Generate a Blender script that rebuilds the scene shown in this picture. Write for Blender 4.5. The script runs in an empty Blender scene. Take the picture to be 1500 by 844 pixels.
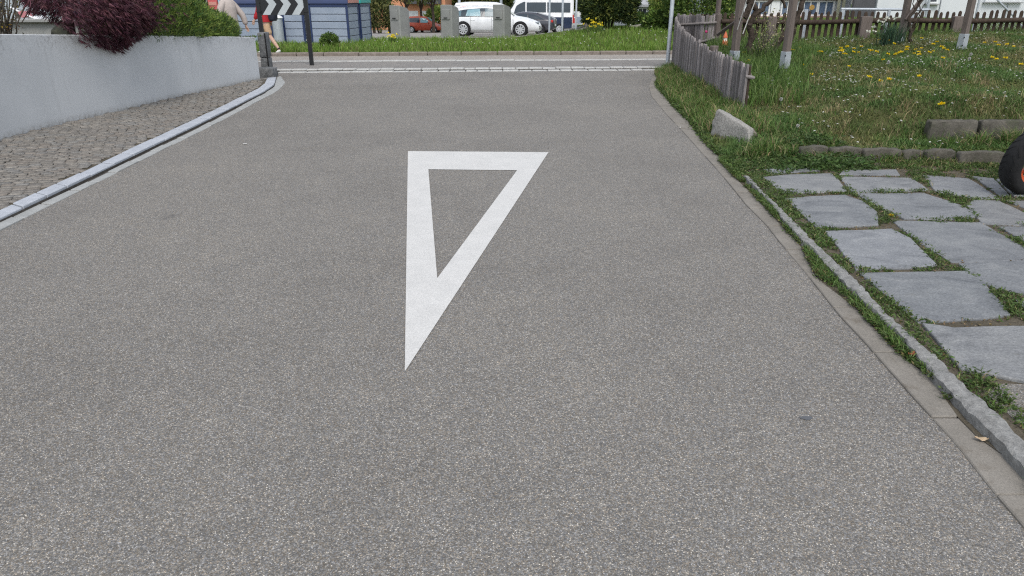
import bpy, bmesh, math, random
import numpy as np
from mathutils import Vector, Matrix, noise as mnoise
random.seed(7); RNG = np.random.default_rng(11)
R = math.radians
sc = bpy.context.scene
COL = sc.collection

# ------------------------------------------------------------------ camera model
F, CX, CY, HC = 1040.0, 750.0, 422.0, 1.5
TH = math.atan(427/1040)
CT, ST = math.cos(TH), math.sin(TH)
def ray(u, v):
    a = (u-CX)/F; b = (v-CY)/F
    return (a, CT-b*ST, -ST-b*CT)
def G(u, v, z=0.0):
    d = ray(u, v); t = (z-HC)/d[2]
    return (d[0]*t, d[1]*t)
def AT(u, v, y):
    d = ray(u, v); t = y/d[1]
    return Vector((d[0]*t, y, HC+d[2]*t))
def XU(u, y, z=0.0):
    return (u-CX)/F*(y*CT+(HC-z)*ST)
def ZV(y, v):
    d = ray(CX, v); return HC + d[2]*y/d[1]

def sstep(a, b, x):
    t = np.clip((np.asarray(x, float)-a)/(b-a), 0, 1); return t*t*(3-2*t)

# ------------------------------------------------------------------ tagging
def tag(o, label=None, cat=None, group=None, kind=None):
    if label: o['label'] = label
    if cat: o['category'] = cat
    if group: o['group'] = group
    if kind: o['kind'] = kind
    return o
def thing(name, label, cat, loc=(0, 0, 0), rz=0.0, group=None):
    o = bpy.data.objects.new(name, None); COL.objects.link(o)
    o.location = loc; o.rotation_euler = (0, 0, rz); o.empty_display_size = .1
    return tag(o, label, cat, group)
def kids(o): return [c for c in bpy.data.objects if c.parent == o]
def copy_tree(o, parent=None):
    c = o.copy(); COL.objects.link(c)
    if parent is not None: c.parent = parent
    for ch in kids(o): copy_tree(ch, c)
    return c

# ------------------------------------------------------------------ mesh helpers
def rootloc(p):
    v = Vector((0, 0, 0))
    while p is not None:
        v += p.location; p = p.parent
    return v
def link(name, me, m, parent=None, local=False, smooth=None):
    if m is not None: me.materials.append(m)
    if smooth is not None:
        me.polygons.foreach_set('use_smooth', [True]*len(me.polygons))
        if smooth < 179: me.set_sharp_from_angle(angle=R(smooth))
    o = bpy.data.objects.new(name, me); COL.objects.link(o)
    if parent is not None:
        if not local: me.transform(Matrix.Translation(-rootloc(parent)))
        o.parent = parent
    return o
class MB:
    def __init__(s): s.v = []; s.f = []
    def add(s, vs, fs):
        n = len(s.v); s.v += [tuple(p) for p in vs]; s.f += [tuple(i+n for i in f) for f in fs]; return s
    def box(s, c, d, rz=0, M=None):
        x, y, z = d[0]/2, d[1]/2, d[2]/2
        vs = [Vector((a*x, b*y, e*z)) for a in (-1, 1) for b in (-1, 1) for e in (-1, 1)]
        m = M if M is not None else Matrix.Rotation(rz, 3, 'Z')
        vs = [m @ p + Vector(c) for p in vs]
        return s.add(vs, [(0, 1, 3, 2), (4, 6, 7, 5), (0, 4, 5, 1), (2, 3, 7, 6), (0, 2, 6, 4), (1, 5, 7, 3)])
    def prism(s, poly, z0, z1):
        n = len(poly)
        a = sum(poly[i][0]*poly[(i+1) % n][1]-poly[(i+1) % n][0]*poly[i][1] for i in range(n))
        if a < 0: poly = poly[::-1]
        f0 = z0 if callable(z0) else (lambda x, y: z0); f1 = z1 if callable(z1) else (lambda x, y: z1)
        vs = [(x, y, f0(x, y)) for x, y in poly]+[(x, y, f1(x, y)) for x, y in poly]
        return s.add(vs, [tuple(range(n))[::-1], tuple(range(n, 2*n))]+[(i, (i+1) % n, n+(i+1) % n, n+i) for i in range(n)])
    def loft(s, rings, cap=True, closed=True):
        n = len(rings[0]); base = len(s.v)
        vs = [p for r in rings for p in r]; fs = []
        for k in range(len(rings)-1):
            for i in range(n if closed else n-1):
                j = (i+1) % n
                fs.append((k*n+i, k*n+j, (k+1)*n+j, (k+1)*n+i))
        if cap and closed:
            fs.append(tuple(range(n))[::-1]); fs.append(tuple((len(rings)-1)*n+i for i in range(n)))
        return s.add(vs, fs)
    def tube(s, path, rad, n=8, cap=True):
        path = [Vector(p) for p in path]
        if not hasattr(rad, '__len__'): rad = [rad]*len(path)
        rings = []; up = None
        for i, p in enumerate(path):
            d = (path[min(i+1, len(path)-1)]-path[max(i-1, 0)])
            d = d.normalized() if d.length > 1e-9 else Vector((0, 0, 1))
            if up is None: up = Vector((0, 0, 1)) if abs(d.z) < .9 else Vector((1, 0, 0))
            a = d.cross(up).normalized(); b = a.cross(d).normalized(); up = b
            rings.append([p+(a*math.cos(t)+b*math.sin(t))*rad[i] for t in [2*math.pi*k/n for k in range(n)]])
        return s.loft(rings, cap)
    def lathe(s, prof, c=(0, 0, 0), n=24, axis='Z', M=None):
        rings = []
        for r, h in prof:
            ring = []
            for k in range(n):
                t = 2*math.pi*k/n
                p = Vector((r*math.cos(t), r*math.sin(t), h))
                if axis == 'Y': p = Vector((p.x, -p.z, p.y))
                if axis == 'X': p = Vector((p.z, p.x, p.y))
                if M is not None: p = M @ p
                ring.append(p+Vector(c))
            rings.append(ring)
        return s.loft(rings, True)
    def build(s, name, m, parent=None, local=False, smooth=None, bevel=0, seg=1):
        me = bpy.data.meshes.new(name); me.from_pydata(s.v, [], s.f); me.update()
        bm = bmesh.new(); bm.from_mesh(me); bmesh.ops.recalc_face_normals(bm, faces=bm.faces); bm.to_mesh(me); bm.free()
        o = link(name, me, m, parent, local, smooth)
        if bevel:
            b = o.modifiers.new('bevel', 'BEVEL'); b.width = bevel; b.segments = seg; b.limit_method = 'ANGLE'; b.angle_limit = R(35)
        return o

def np_mesh(name, V, sizes, loops, col=None):
    me = bpy.data.meshes.new(name)
    V = np.asarray(V, np.float32).reshape(-1, 3)
    sizes = np.asarray(sizes, np.int32); loops = np.asarray(loops, np.int32).ravel()
    me.vertices.add(len(V)); me.vertices.foreach_set('co', V.ravel())
    me.loops.add(len(loops)); me.loops.foreach_set('vertex_index', loops)
    me.polygons.add(len(sizes))
    st = np.concatenate([[0], np.cumsum(sizes)[:-1]]).astype(np.int32)
    me.polygons.foreach_set('loop_start', st)
    try: me.polygons.foreach_set('loop_total', sizes)
    except Exception: pass
    me.update(calc_edges=True); me.validate()
    if col is not None:
        c = np.ones((len(V), 4), np.float32); c[:, :3] = col
        a = me.color_attributes.new('Col', 'FLOAT_COLOR', 'POINT'); a.data.foreach_set('color', c.ravel())
    return me
def unit(a): return a/np.maximum(np.linalg.norm(a, axis=1, keepdims=True), 1e-9)
def rdir(n, zlo=-1., zhi=1.):
    z = RNG.uniform(zlo, zhi, n); t = RNG.uniform(0, 2*np.pi, n); r = np.sqrt(1-np.clip(z, -1, 1)**2)
    return np.stack([r*np.cos(t), r*np.sin(t), z], 1)
def cards(P, D, L, W, C, S=None, fold=.0):
    """diamond shaped leaves / needles: base P, unit direction D, length L, width W"""
    n = len(P); D = unit(D)
    if S is None: S = rdir(n)
    S = unit(S - D*np.sum(S*D, 1, keepdims=True))
    N = np.cross(D, S)
    L = np.broadcast_to(np.asarray(L, float), (n,))[:, None]; W = np.broadcast_to(np.asarray(W, float), (n,))[:, None]
    m = P+D*L*.45
    V = np.stack([P, m+S*W/2+N*W*fold, P+D*L, m-S*W/2+N*W*fold], 1).reshape(-1, 3)
    C = np.repeat(np.broadcast_to(C, (n, 3)), 4, 0)
    return V, np.full(n, 4), np.arange(4*n), C
def blades(P, H, W, lean, C, tipc=1.15):
    """tapered bent grass blades"""
    n = len(P); a = RNG.uniform(0, 2*np.pi, n); b = RNG.uniform(0, 2*np.pi, n)
    H = np.broadcast_to(np.asarray(H, float), (n,))[:, None]; W = np.broadcast_to(np.asarray(W, float), (n,))[:, None]
    lean = np.broadcast_to(np.asarray(lean, float), (n,))[:, None]
    S = np.stack([np.cos(a), np.sin(a), 0*a], 1)*W/2
    Ld = np.stack([np.cos(b), np.sin(b), 0*b], 1)*H*lean
    Z = np.array([[0, 0, 1.]])*H
    m = P+Z*.55+Ld*.35; t = P+Z*(1-.35*lean)+Ld
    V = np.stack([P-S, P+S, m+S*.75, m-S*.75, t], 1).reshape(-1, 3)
    k = np.arange(n)[:, None]*5
    loops = np.concatenate([k+np.array([[0, 1, 2, 3]]), k+np.array([[3, 2, 4]])], 1)
    sizes = np.tile([4, 3], n)
    C = np.broadcast_to(C, (n, 3))
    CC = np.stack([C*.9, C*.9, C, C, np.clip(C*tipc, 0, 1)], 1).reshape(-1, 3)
    return V, sizes, loops.ravel(), CC
def merge(parts):
    V = []; S = []; Lo = []; C = []; o = 0
    for v, s, l, c in parts:
        V.append(v); S.append(s); Lo.append(np.asarray(l)+o); C.append(c); o += len(v)
    return np.concatenate(V), np.concatenate(S), np.concatenate(Lo), np.concatenate(C)
def plant(name, parts, m, parent=None, local=False):
    V, S, Lo, C = merge(parts) if isinstance(parts, list) else parts
    return link(name, np_mesh(name, V, S, Lo, C), m, parent, local)
def vary(c, n, amt=.25, hue=.12):
    c = np.array(c)[None, :]; k = 1+RNG.uniform(-amt, amt, (n, 1)); h = 1+RNG.uniform(-hue, hue, (n, 3))
    return np.clip(c*k*h, 0, 1)
def mixc(cs, n, amt=.2, hue=.08):
    cs = np.array(cs); return np.clip(cs[RNG.integers(0, len(cs), n)]*(1+RNG.uniform(-amt, amt, (n, 1)))*(1+RNG.uniform(-hue, hue, (n, 3))), 0, 1)
def grid(name, xs, ys, zf, m, mask=None, dz=0.0):
    xs = np.asarray(xs, float); ys = np.asarray(ys, float)
    X, Y = np.meshgrid(xs, ys); Z = zf(X, Y)+dz
    V = np.stack([X, Y, Z], -1).reshape(-1, 3); nx = len(xs)
    j, i = np.meshgrid(np.arange(len(ys)-1), np.arange(nx-1), indexing='ij')
    if mask is not None:
        xc = (X[:-1, :-1]+X[1:, 1:])/2; yc = (Y[:-1, :-1]+Y[1:, 1:])/2
        k = mask(xc, yc); j = j[k]; i = i[k]
    j = j.ravel(); i = i.ravel()
    q = np.stack([j*nx+i, j*nx+i+1, (j+1)*nx+i+1, (j+1)*nx+i], 1)
    used = np.unique(q); rm = -np.ones(len(V), int); rm[used] = np.arange(len(used))
    me = np_mesh(name, V[used], np.full(len(q), 4), rm[q].ravel())
    return link(name, me, m, smooth=180)
def inpoly(px, py, poly):
    ins = np.zeros(px.shape, bool); n = len(poly); j = n-1
    for i in range(n):
        xi, yi = poly[i]; xj, yj = poly[j]
        c = ((yi > py) != (yj > py)) & (px < (xj-xi)*(py-yi)/(yj-yi+1e-12)+xi)
        ins ^= c; j = i
    return ins
def vnoise(P, scale, seed=0):
    return np.array([mnoise.noise(Vector((p[0]*scale+seed, p[1]*scale-seed, (p[2] if len(p) > 2 else 0)*scale))) for p in P])
def resample(pts, step):
    pts = [np.array(p, float) for p in pts]; out = [pts[0]]; d = 0
    seg = [np.linalg.norm(b-a) for a, b in zip(pts, pts[1:])]; L = sum(seg); n = max(2, int(L/step)); cum = np.concatenate([[0], np.cumsum(seg)])
    t = np.linspace(0, L, n+1)
    return np.stack([np.interp(t, cum, [p[k] for p in pts]) for k in range(len(pts[0]))], 1)

# ------------------------------------------------------------------ materials
def newmat(name):
    m = bpy.data.materials.new(name); m.use_nodes = True; nt = m.node_tree
    b = nt.nodes['Principled BSDF']; return m, nt, b
def N(nt, t, **kw):
    n = nt.nodes.new(t)
    for k, v in kw.items():
        if k.startswith('i_'): n.inputs[k[2:].replace('_', ' ')].default_value = v
        else: setattr(n, k, v)
    return n
def mixrgb(nt, fac, a, b, mode='MIX'):
    n = nt.nodes.new('ShaderNodeMix'); n.data_type = 'RGBA'; n.blend_type = mode
    for sock, val in ((n.inputs[0], fac), (n.inputs[6], a), (n.inputs[7], b)):
        if hasattr(val, 'is_output'): nt.links.new(val, sock)
        elif isinstance(val, (int, float)): sock.default_value = val
        else: sock.default_value = (*val, 1)
    return n.outputs[2]
def ramp(nt, src, stops, interp='LINEAR'):
    r = nt.nodes.new('ShaderNodeValToRGB'); nt.links.new(src, r.inputs[0]); r.color_ramp.interpolation = interp
    e = r.color_ramp.elements
    while len(e) < len(stops): e.new(.5)
    for k, (p, c) in enumerate(stops):
        e[k].position = p; e[k].color = (*c, 1) if hasattr(c, '__len__') else (c, c, c, 1)
    return r.outputs[0]
def bump(nt, bsdf, h, strength=.3, dist=.01, prev=None):
    n = nt.nodes.new('ShaderNodeBump'); n.inputs['Strength'].default_value = strength; n.inputs['Distance'].default_value = dist
    nt.links.new(h, n.inputs['Height'])
    if prev is not None: nt.links.new(prev.outputs[0], n.inputs['Normal'])
    nt.links.new(n.outputs[0], bsdf.inputs['Normal']); return n
def surf(name, c1, c2, scale=6., rough=.8, bs=.2, bd=.004, fine=60., spec=.3, stain=None, metal=0., stretch=None, coat=0.):
    """two-tone noisy surface with a fine grain and bump"""
    m, nt, b = newmat(name); L = nt.links.new
    tc = N(nt, 'ShaderNodeTexCoord'); v = tc.outputs['Object']
    if stretch:
        mp = N(nt, 'ShaderNodeMapping'); mp.inputs['Scale'].default_value = stretch; L(v, mp.inputs[0]); v = mp.outputs[0]
    n1 = N(nt, 'ShaderNodeTexNoise', i_Scale=scale, i_Detail=6., i_Roughness=.65); L(v, n1.inputs['Vector'])
    n2 = N(nt, 'ShaderNodeTexNoise', i_Scale=fine, i_Detail=4., i_Roughness=.7); L(v, n2.inputs['Vector'])
    f = ramp(nt, n1.outputs[0], [(.3, 0.), (.7, 1.)])
    c = mixrgb(nt, f, c1, c2)
    g = ramp(nt, n2.outputs[0], [(.25, .72), (.75, 1.25)])
    c = mixrgb(nt, 1., c, g, 'MULTIPLY')
    if stain:
        n3 = N(nt, 'ShaderNodeTexNoise', i_Scale=stain[1], i_Detail=5., i_Roughness=.7); L(v, n3.inputs['Vector'])
        f3 = ramp(nt, n3.outputs[0], [(stain[2], 0.), (stain[2]+.15, stain[3])]); c = mixrgb(nt, f3, c, stain[0])
    L(c, b.inputs['Base Color']); b.inputs['Roughness'].default_value = rough
    b.inputs['Specular IOR Level'].default_value = spec; b.inputs['Metallic'].default_value = metal
    b.inputs['Coat Weight'].default_value = coat
    if bs: bump(nt, b, n2.outputs[0], bs, bd)
    return m
def plain(name, c, rough=.5, metal=0., coat=0., spec=.5, alpha=1.):
    m, nt, b = newmat(name)
    tc = N(nt, 'ShaderNodeTexCoord')
    n1 = N(nt, 'ShaderNodeTexNoise', i_Scale=3., i_Detail=5.); nt.links.new(tc.outputs['Object'], n1.inputs['Vector'])
    g = ramp(nt, n1.outputs[0], [(.3, .9), (.7, 1.08)])
    nt.links.new(mixrgb(nt, 1., c, g, 'MULTIPLY'), b.inputs['Base Color'])
    b.inputs['Roughness'].default_value = rough; b.inputs['Metallic'].default_value = metal
    b.inputs['Coat Weight'].default_value = coat; b.inputs['Specular IOR Level'].default_value = spec
    return m
def leafmat(name, rough=.55, trans=.35, gain=1.):
    m, nt, b = newmat(name); L = nt.links.new
    a = N(nt, 'ShaderNodeAttribute', attribute_name='Col')
    L(a.outputs['Color'], b.inputs['Base Color']); b.inputs['Roughness'].default_value = rough; b.inputs['Specular IOR Level'].default_value = .25
    t = N(nt, 'ShaderNodeBsdfTranslucent'); L(a.outputs['Color'], t.inputs['Color'])
    mx = N(nt, 'ShaderNodeMixShader'); mx.inputs[0].default_value = trans
    L(b.outputs[0], mx.inputs[1]); L(t.outputs[0], mx.inputs[2]); L(mx.outputs[0], nt.nodes['Material Output'].inputs[0])
    return m
def attrmat(name, rough=.85, bs=.5, fine=70., bd=.004, spec=.3, grain=(.7, 1.3)):
    m, nt, b = newmat(name); L = nt.links.new
    a = N(nt, 'ShaderNodeAttribute', attribute_name='Col')
    tc = N(nt, 'ShaderNodeTexCoord'); n2 = N(nt, 'ShaderNodeTexNoise', i_Scale=fine, i_Detail=5., i_Roughness=.7); L(tc.outputs['Object'], n2.inputs['Vector'])
    g = ramp(nt, n2.outputs[0], [(.3, grain[0]), (.7, grain[1])])
    L(mixrgb(nt, 1., a.outputs['Color'], g, 'MULTIPLY'), b.inputs['Base Color'])
    b.inputs['Roughness'].default_value = rough; b.inputs['Specular IOR Level'].default_value = spec
    bump(nt, b, n2.outputs[0], bs, bd)
    return m
def asphalt(name, lo, mid, hi, scale=125., bs=.5, tint=(1., .985, .96), speck=.06, contrast=1.):
    m, nt, b = newmat(name); L = nt.links.new
    tc = N(nt, 'ShaderNodeTexCoord'); v = tc.outputs['Object']
    vo = N(nt, 'ShaderNodeTexVoronoi', i_Scale=scale); L(v, vo.inputs['Vector'])
    sep = N(nt, 'ShaderNodeSeparateColor'); L(vo.outputs['Color'], sep.inputs[0])
    c = ramp(nt, sep.outputs[0], [(0., lo), (.35, mid*.8), (.7, mid*1.15), (.92, hi), (1., hi*1.25)])
    tn = ramp(nt, sep.outputs[1], [(0., (.93, .97, 1.06)), (.45, (1., 1., 1.)), (.8, (1.05, .99, .9)), (1., (1.12, .98, .84))])
    c = mixrgb(nt, 1., c, tn, 'MULTIPLY')
    # bitumen between the stones
    de = N(nt, 'ShaderNodeTexVoronoi', i_Scale=scale, feature='DISTANCE_TO_EDGE'); L(v, de.inputs['Vector'])
    e = ramp(nt, de.outputs['Distance'], [(0., .42), (.16, 1.)])
    c = mixrgb(nt, .8, c, e, 'MULTIPLY')
    # pale chips
    v2 = N(nt, 'ShaderNodeTexVoronoi', i_Scale=scale*.72); L(v, v2.inputs['Vector'])
    s2 = N(nt, 'ShaderNodeSeparateColor'); L(v2.outputs['Color'], s2.inputs[0])
    on = ramp(nt, s2.outputs[2], [(1-speck, 0.), (1-speck+.012, 1.)])
    near = ramp(nt, v2.outputs['Distance'], [(.22, 1.), (.42, 0.)])
    sf = mixrgb(nt, 1., on, near, 'MULTIPLY')
    c = mixrgb(nt, sf, c, (.6, .58, .54))
    v3 = N(nt, 'ShaderNodeTexVoronoi', i_Scale=scale*.4); L(v, v3.inputs['Vector']); s3 = N(nt, 'ShaderNodeSeparateColor'); L(v3.outputs['Color'], s3.inputs[0])
    c = mixrgb(nt, 1., c, ramp(nt, s3.outputs[0], [(0., .91), (.5, 1.), (.85, 1.05), (1., 1.18)]), 'MULTIPLY')
    # finer sand
    n0 = N(nt, 'ShaderNodeTexNoise', i_Scale=420., i_Detail=2.); L(v, n0.inputs['Vector'])
    c = mixrgb(nt, 1., c, ramp(nt, n0.outputs[0], [(.3, .8), (.7, 1.2)]), 'MULTIPLY')
    # wear, patches and stains
    n1 = N(nt, 'ShaderNodeTexNoise', i_Scale=.55, i_Detail=7., i_Roughness=.62); L(v, n1.inputs['Vector'])
    c = mixrgb(nt, 1., c, ramp(nt, n1.outputs[0], [(.3, (.88, .875, .87)), (.5, (1., 1., 1.)), (.72, (1.1, 1.09, 1.07))]), 'MULTIPLY')
    n3 = N(nt, 'ShaderNodeTexNoise', i_Scale=4.5, i_Detail=5., i_Roughness=.6); L(v, n3.inputs['Vector'])
    c = mixrgb(nt, 1., c, ramp(nt, n3.outputs[0], [(.3, (.95, .95, .955)), (.7, (1.04, 1.035, 1.03))]), 'MULTIPLY')
    n4 = N(nt, 'ShaderNodeTexNoise', i_Scale=1.7, i_Detail=3.); L(v, n4.inputs['Vector'])
    c = mixrgb(nt, ramp(nt, n4.outputs[0], [(.69, 0.), (.75, .35)]), c, (.07, .07, .075))
    c = mixrgb(nt, 1., c, tint, 'MULTIPLY')
    L(c, b.inputs['Base Color']); b.inputs['Roughness'].default_value = .82; b.inputs['Specular IOR Level'].default_value = .35
    inv = ramp(nt, vo.outputs['Distance'], [(0., 1.), (.6, 0.)])
    bp = bump(nt, b, inv, bs, .004)
    bump(nt, b, n0.outputs[0], .25, .002, bp)
    return m

M = {}
M['asphalt'] = asphalt('coarse_asphalt', .125, .21, .32, scale=240., speck=.05, tint=(1.08, 1.045, .98))
M['asphalt_street'] = asphalt('street_asphalt', .17, .25, .34, scale=150., tint=(1., .97, .93), speck=.03)
M['asphalt_path'] = asphalt('footway_asphalt', .25, .34, .42, scale=150., tint=(1.04, .98, .9), speck=.02)
M['asphalt_lot'] = asphalt('lot_asphalt', .22, .31, .4, scale=110., tint=(1.02, .99, .95), speck=.02)
M['paint'] = surf('road_paint', (.53, .527, .512), (.6, .595, .578), 5., .6, .35, .004, 160., .35, ((.42, .42, .41), 9., .66, .5))
M['granite_blue'] = surf('kerb_granite', (.35, .376, .418), (.44, .466, .51), 9., .75, .4, .003, 120., .3, ((.26, .27, .28), 14., .62, .5))
M['granite_gray'] = surf('gutter_granite', (.29, .3, .295), (.38, .39, .385), 9., .75, .4, .003, 120., .3, ((.24, .23, .21), 10., .6, .5))
M['granite_white'] = surf('pale_sett_granite', (.36, .36, .35), (.48, .48, .46), 6., .75, .4, .003, 90., .3, ((.25, .24, .22), 9., .62, .6))
M['granite_rough'] = surf('rough_granite', (.17, .17, .165), (.32, .32, .31), 26., .85, .9, .012, 45., .25, ((.11, .1, .085), 8., .6, .7))
M['granite_speckled'] = surf('speckled_granite', (.23, .222, .207), (.4, .388, .365), 40., .85, .8, .01, 55., .25, ((.09, .085, .075), 60., .56, .7))
M['granite_brown'] = surf('brown_kerb_stone', (.16, .135, .115), (.26, .225, .195), 9., .85, .6, .006, 60., .25, ((.1, .09, .08), 12., .6, .6))
M['granite_dark'] = surf('dark_granite', (.09, .095, .1), (.2, .205, .21), 14., .8, .8, .01, 50., .25, ((.05, .05, .05), 9., .6, .5))
M['concrete_gutter'] = surf('gutter_concrete', (.185, .171, .15), (.262, .244, .217), 3.5, .85, .5, .004, 140., .25, ((.13, .11, .085), 6., .57, .65))
M['slate'] = surf('grey_gneiss_slab', (.19, .215, .24), (.27, .295, .32), 3., .62, .6, .008, 40., .35, ((.19, .2, .21), 4., .6, .6), stretch=(1., 3.2, 1.))
M['soil'] = surf('joint_soil', (.075, .066, .05), (.14, .122, .092), 9., .95, .8, .012, 60., .1)
M['lawn_soil'] = surf('lawn_soil', (.05, .065, .025), (.1, .095, .045), 3., .95, .5, .02, 40., .1)
M['verge_soil'] = surf('verge_soil', (.05, .085, .02), (.085, .11, .03), 1.5, .95, .5, .02, 30., .1)
M['far_grass'] = surf('meadow_ground', (.06, .1, .025), (.1, .13, .04), .4, .95, .3, .02, 9., .1)
M['wall_paint'] = None
M['concrete'] = surf('weathered_concrete', (.24, .25, .25), (.33, .33, .32), 5., .9, .4, .004, 60., .2, ((.14, .13, .115), 4., .55, .6))
M['concrete_old'] = surf('old_concrete_block', (.07, .066, .056), (.135, .126, .108), 7., .9, .7, .008, 50., .2, ((.07, .075, .05), 5., .52, .8))
M['wood_gray'] = surf('silvered_wood', (.16, .145, .14), (.3, .275, .265), 9., .9, .6, .006, 60., .15, ((.08, .07, .068), 5., .58, .6), stretch=(6., 6., .5))
M['wood_brown'] = surf('brown_stained_wood', (.034, .024, .019), (.085, .064, .05), 8., .85, .5, .005, 60., .15, ((.16, .14, .115), 6., .62, .5), stretch=(5., 5., .6))
M['wood_post'] = surf('weathered_post_wood', (.11, .09, .08), (.2, .17, .155), 7., .85, .5, .005, 50., .15, ((.06, .05, .045), 4., .58, .6), stretch=(6., 6., .4))
M['bark'] = surf('dark_bark', (.035, .027, .022), (.1, .08, .066), 14., .95, .9, .02, 45., .1)
M['bark_gray'] = surf('grey_bark', (.08, .07, .06), (.17, .15, .13), 10., .95, .8, .02, 40., .1)
M['galv'] = surf('galvanised_steel', (.36, .4, .44), (.5, .54, .58), 12., .5, .15, .002, 80., .5, ((.28, .3, .32), 20., .6, .5), metal=.35)
M['steel_gray'] = plain('brushed_grey_steel', (.29, .295, .285), .5, metal=.2)
M['black_metal'] = plain('black_powder_coat', (.012, .013, .016), .45)
M['sign_black'] = plain('sign_black_film', (.011, .012, .015), .5)
M['sign_white'] = plain('sign_reflective_white', (.43, .47, .49), .55)
M['navy'] = plain('navy_steel', (.022, .04, .115), .4)
M['panel_blue'] = surf('blue_grey_panel', (.25, .3, .39), (.32, .37, .46), 2., .45, .05, .001, 60., .4, ((.2, .25, .34), 5., .62, .5))
M['roof_salmon'] = plain('salmon_roof', (.52, .24, .2), .5)
M['roof_teal'] = plain('teal_roof', (.03, .33, .31), .45)
M['white_car'] = plain('white_car_paint', (.78, .8, .82), .28, coat=.6)
M['white_van'] = plain('white_van_paint', (.8, .81, .82), .3, coat=.4)
M['red_car'] = plain('red_car_paint', (.36, .055, .025), .3, coat=.6)
M['gray_car'] = plain('dark_grey_car_paint', (.045, .048, .06), .3, coat=.6)
M['navy_paint'] = plain('navy_van_paint', (.02, .035, .08), .3, coat=.5)
M['glass'] = plain('tinted_car_glass', (.03, .045, .06), .08, spec=.5)
M['glass_light'] = plain('pale_car_glass', (.2, .34, .39), .1, spec=.4)
M['rubber'] = surf('tyre_rubber', (.012, .012, .013), (.022, .022, .023), 30., .75, .2, .002, 150., .3)
M['hub'] = plain('silver_wheel', (.55, .57, .59), .4, metal=.4)
M['hub_dark'] = plain('dark_alloy', (.1, .1, .11), .4, metal=.5)
M['plastic_dark'] = plain('black_plastic', (.012, .012, .013), .75, spec=.25)
M['lamp'] = plain('clear_headlamp', (.2, .23, .26), .12, spec=.8)
M['tail'] = plain('red_taillight', (.5, .03, .025), .2)
M['text_red'] = plain('pale_red_lettering', (.62, .3, .33), .6)
M['orange'] = plain('orange_rim_paint', (.55, .085, .02), .4, coat=.3)
M['skin'] = surf('skin', (.5, .32, .24), (.58, .39, .3), 8., .55, .05, .001, 60., .35)
M['hoodie_red'] = surf('red_jersey', (.33, .022, .03), (.42, .035, .042), 12., .9, .4, .004, 90., .15)
M['cloth_beige'] = surf('beige_jersey', (.4, .35, .32), (.5, .44, .41), 9., .9, .4, .004, 90., .15)
M['cloth_tan'] = surf('tan_cotton', (.42, .29, .18), (.52, .37, .24), 10., .9, .4, .004, 90., .15)
M['cloth_dark'] = surf('dark_denim', (.03, .035, .05), (.05, .055, .075), 10., .9, .4, .004, 90., .15)
M['shoe'] = plain('white_trainer', (.65, .65, .63), .6)
M['sock'] = plain('black_sock', (.015, .015, .018), .9)
M['hair'] = plain('brown_hair', (.05, .03, .02), .6)
M['eye'] = plain('dark_eye', (.02, .02, .02), .2)
M['leaf'] = leafmat('leaf_tissue', .5, .3)
M['leaf_dull'] = leafmat('needle_tissue', .65, .2)
M['petal'] = leafmat('petal_tissue', .6, .3)
M['sett'] = attrmat('paving_setts', .9, .8, 45., .008, .2, (.6, 1.4))
M['render_white'] = surf('white_render', (.6, .63, .66), (.68, .7, .72), 1.5, .8, .1, .002, 40., .3)
M['render_orange'] = surf('orange_render', (.58, .27, .15), (.66, .32, .19), 1.2, .85, .15, .003, 30., .2)
M['render_pink'] = surf('pink_render', (.5, .31, .26), (.58, .37, .31), 1.2, .85, .15, .003, 30., .2)
M['render_grey'] = surf('grey_render', (.36, .4, .45), (.44, .48, .52), 1.2, .85, .15, .003, 30., .2)
M['frame_white'] = plain('white_frame_paint', (.76, .78, .79), .4)
M['win'] = plain('dark_window_glass', (.045, .055, .075), .08, spec=.9)
M['win_blue'] = plain('sky_window_glass', (.12, .17, .26), .08, spec=.9)
M['roof_tile'] = surf('grey_roof_tile', (.3, .31, .33), (.4, .41, .43), 3., .8, .3, .01, 20., .2)
M['garage_white'] = plain('white_garage_door', (.68, .7, .72), .5)
M['gnome_orange'] = plain('orange_ceramic', (.62, .14, .05), .4)
M['gnome_white'] = plain('white_ceramic', (.66, .62, .56), .4)
M['leaf_dry'] = surf('dry_leaf_tissue', (.5, .38, .24), (.62, .48, .34), 40., .8, .3, .002, 120., .2)
M['leaf_rust'] = surf('rust_leaf_tissue', (.2, .075, .035), (.28, .11, .055), 40., .8, .3, .002, 120., .2)
M['paper'] = plain('white_scrap', (.75, .74, .72), .7)
M['tar'] = plain('tar_smear', (.1, .105, .115), .6)
M['bluesign'] = plain('pale_blue_panel', (.33, .48, .6), .5)
M['redsign'] = plain('red_panel', (.5, .1, .1), .5)
M['chair_white'] = plain('white_plastic', (.75, .76, .78), .45)
M['chair_pink'] = plain('pink_cloth', (.5, .2, .22), .8)

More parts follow.
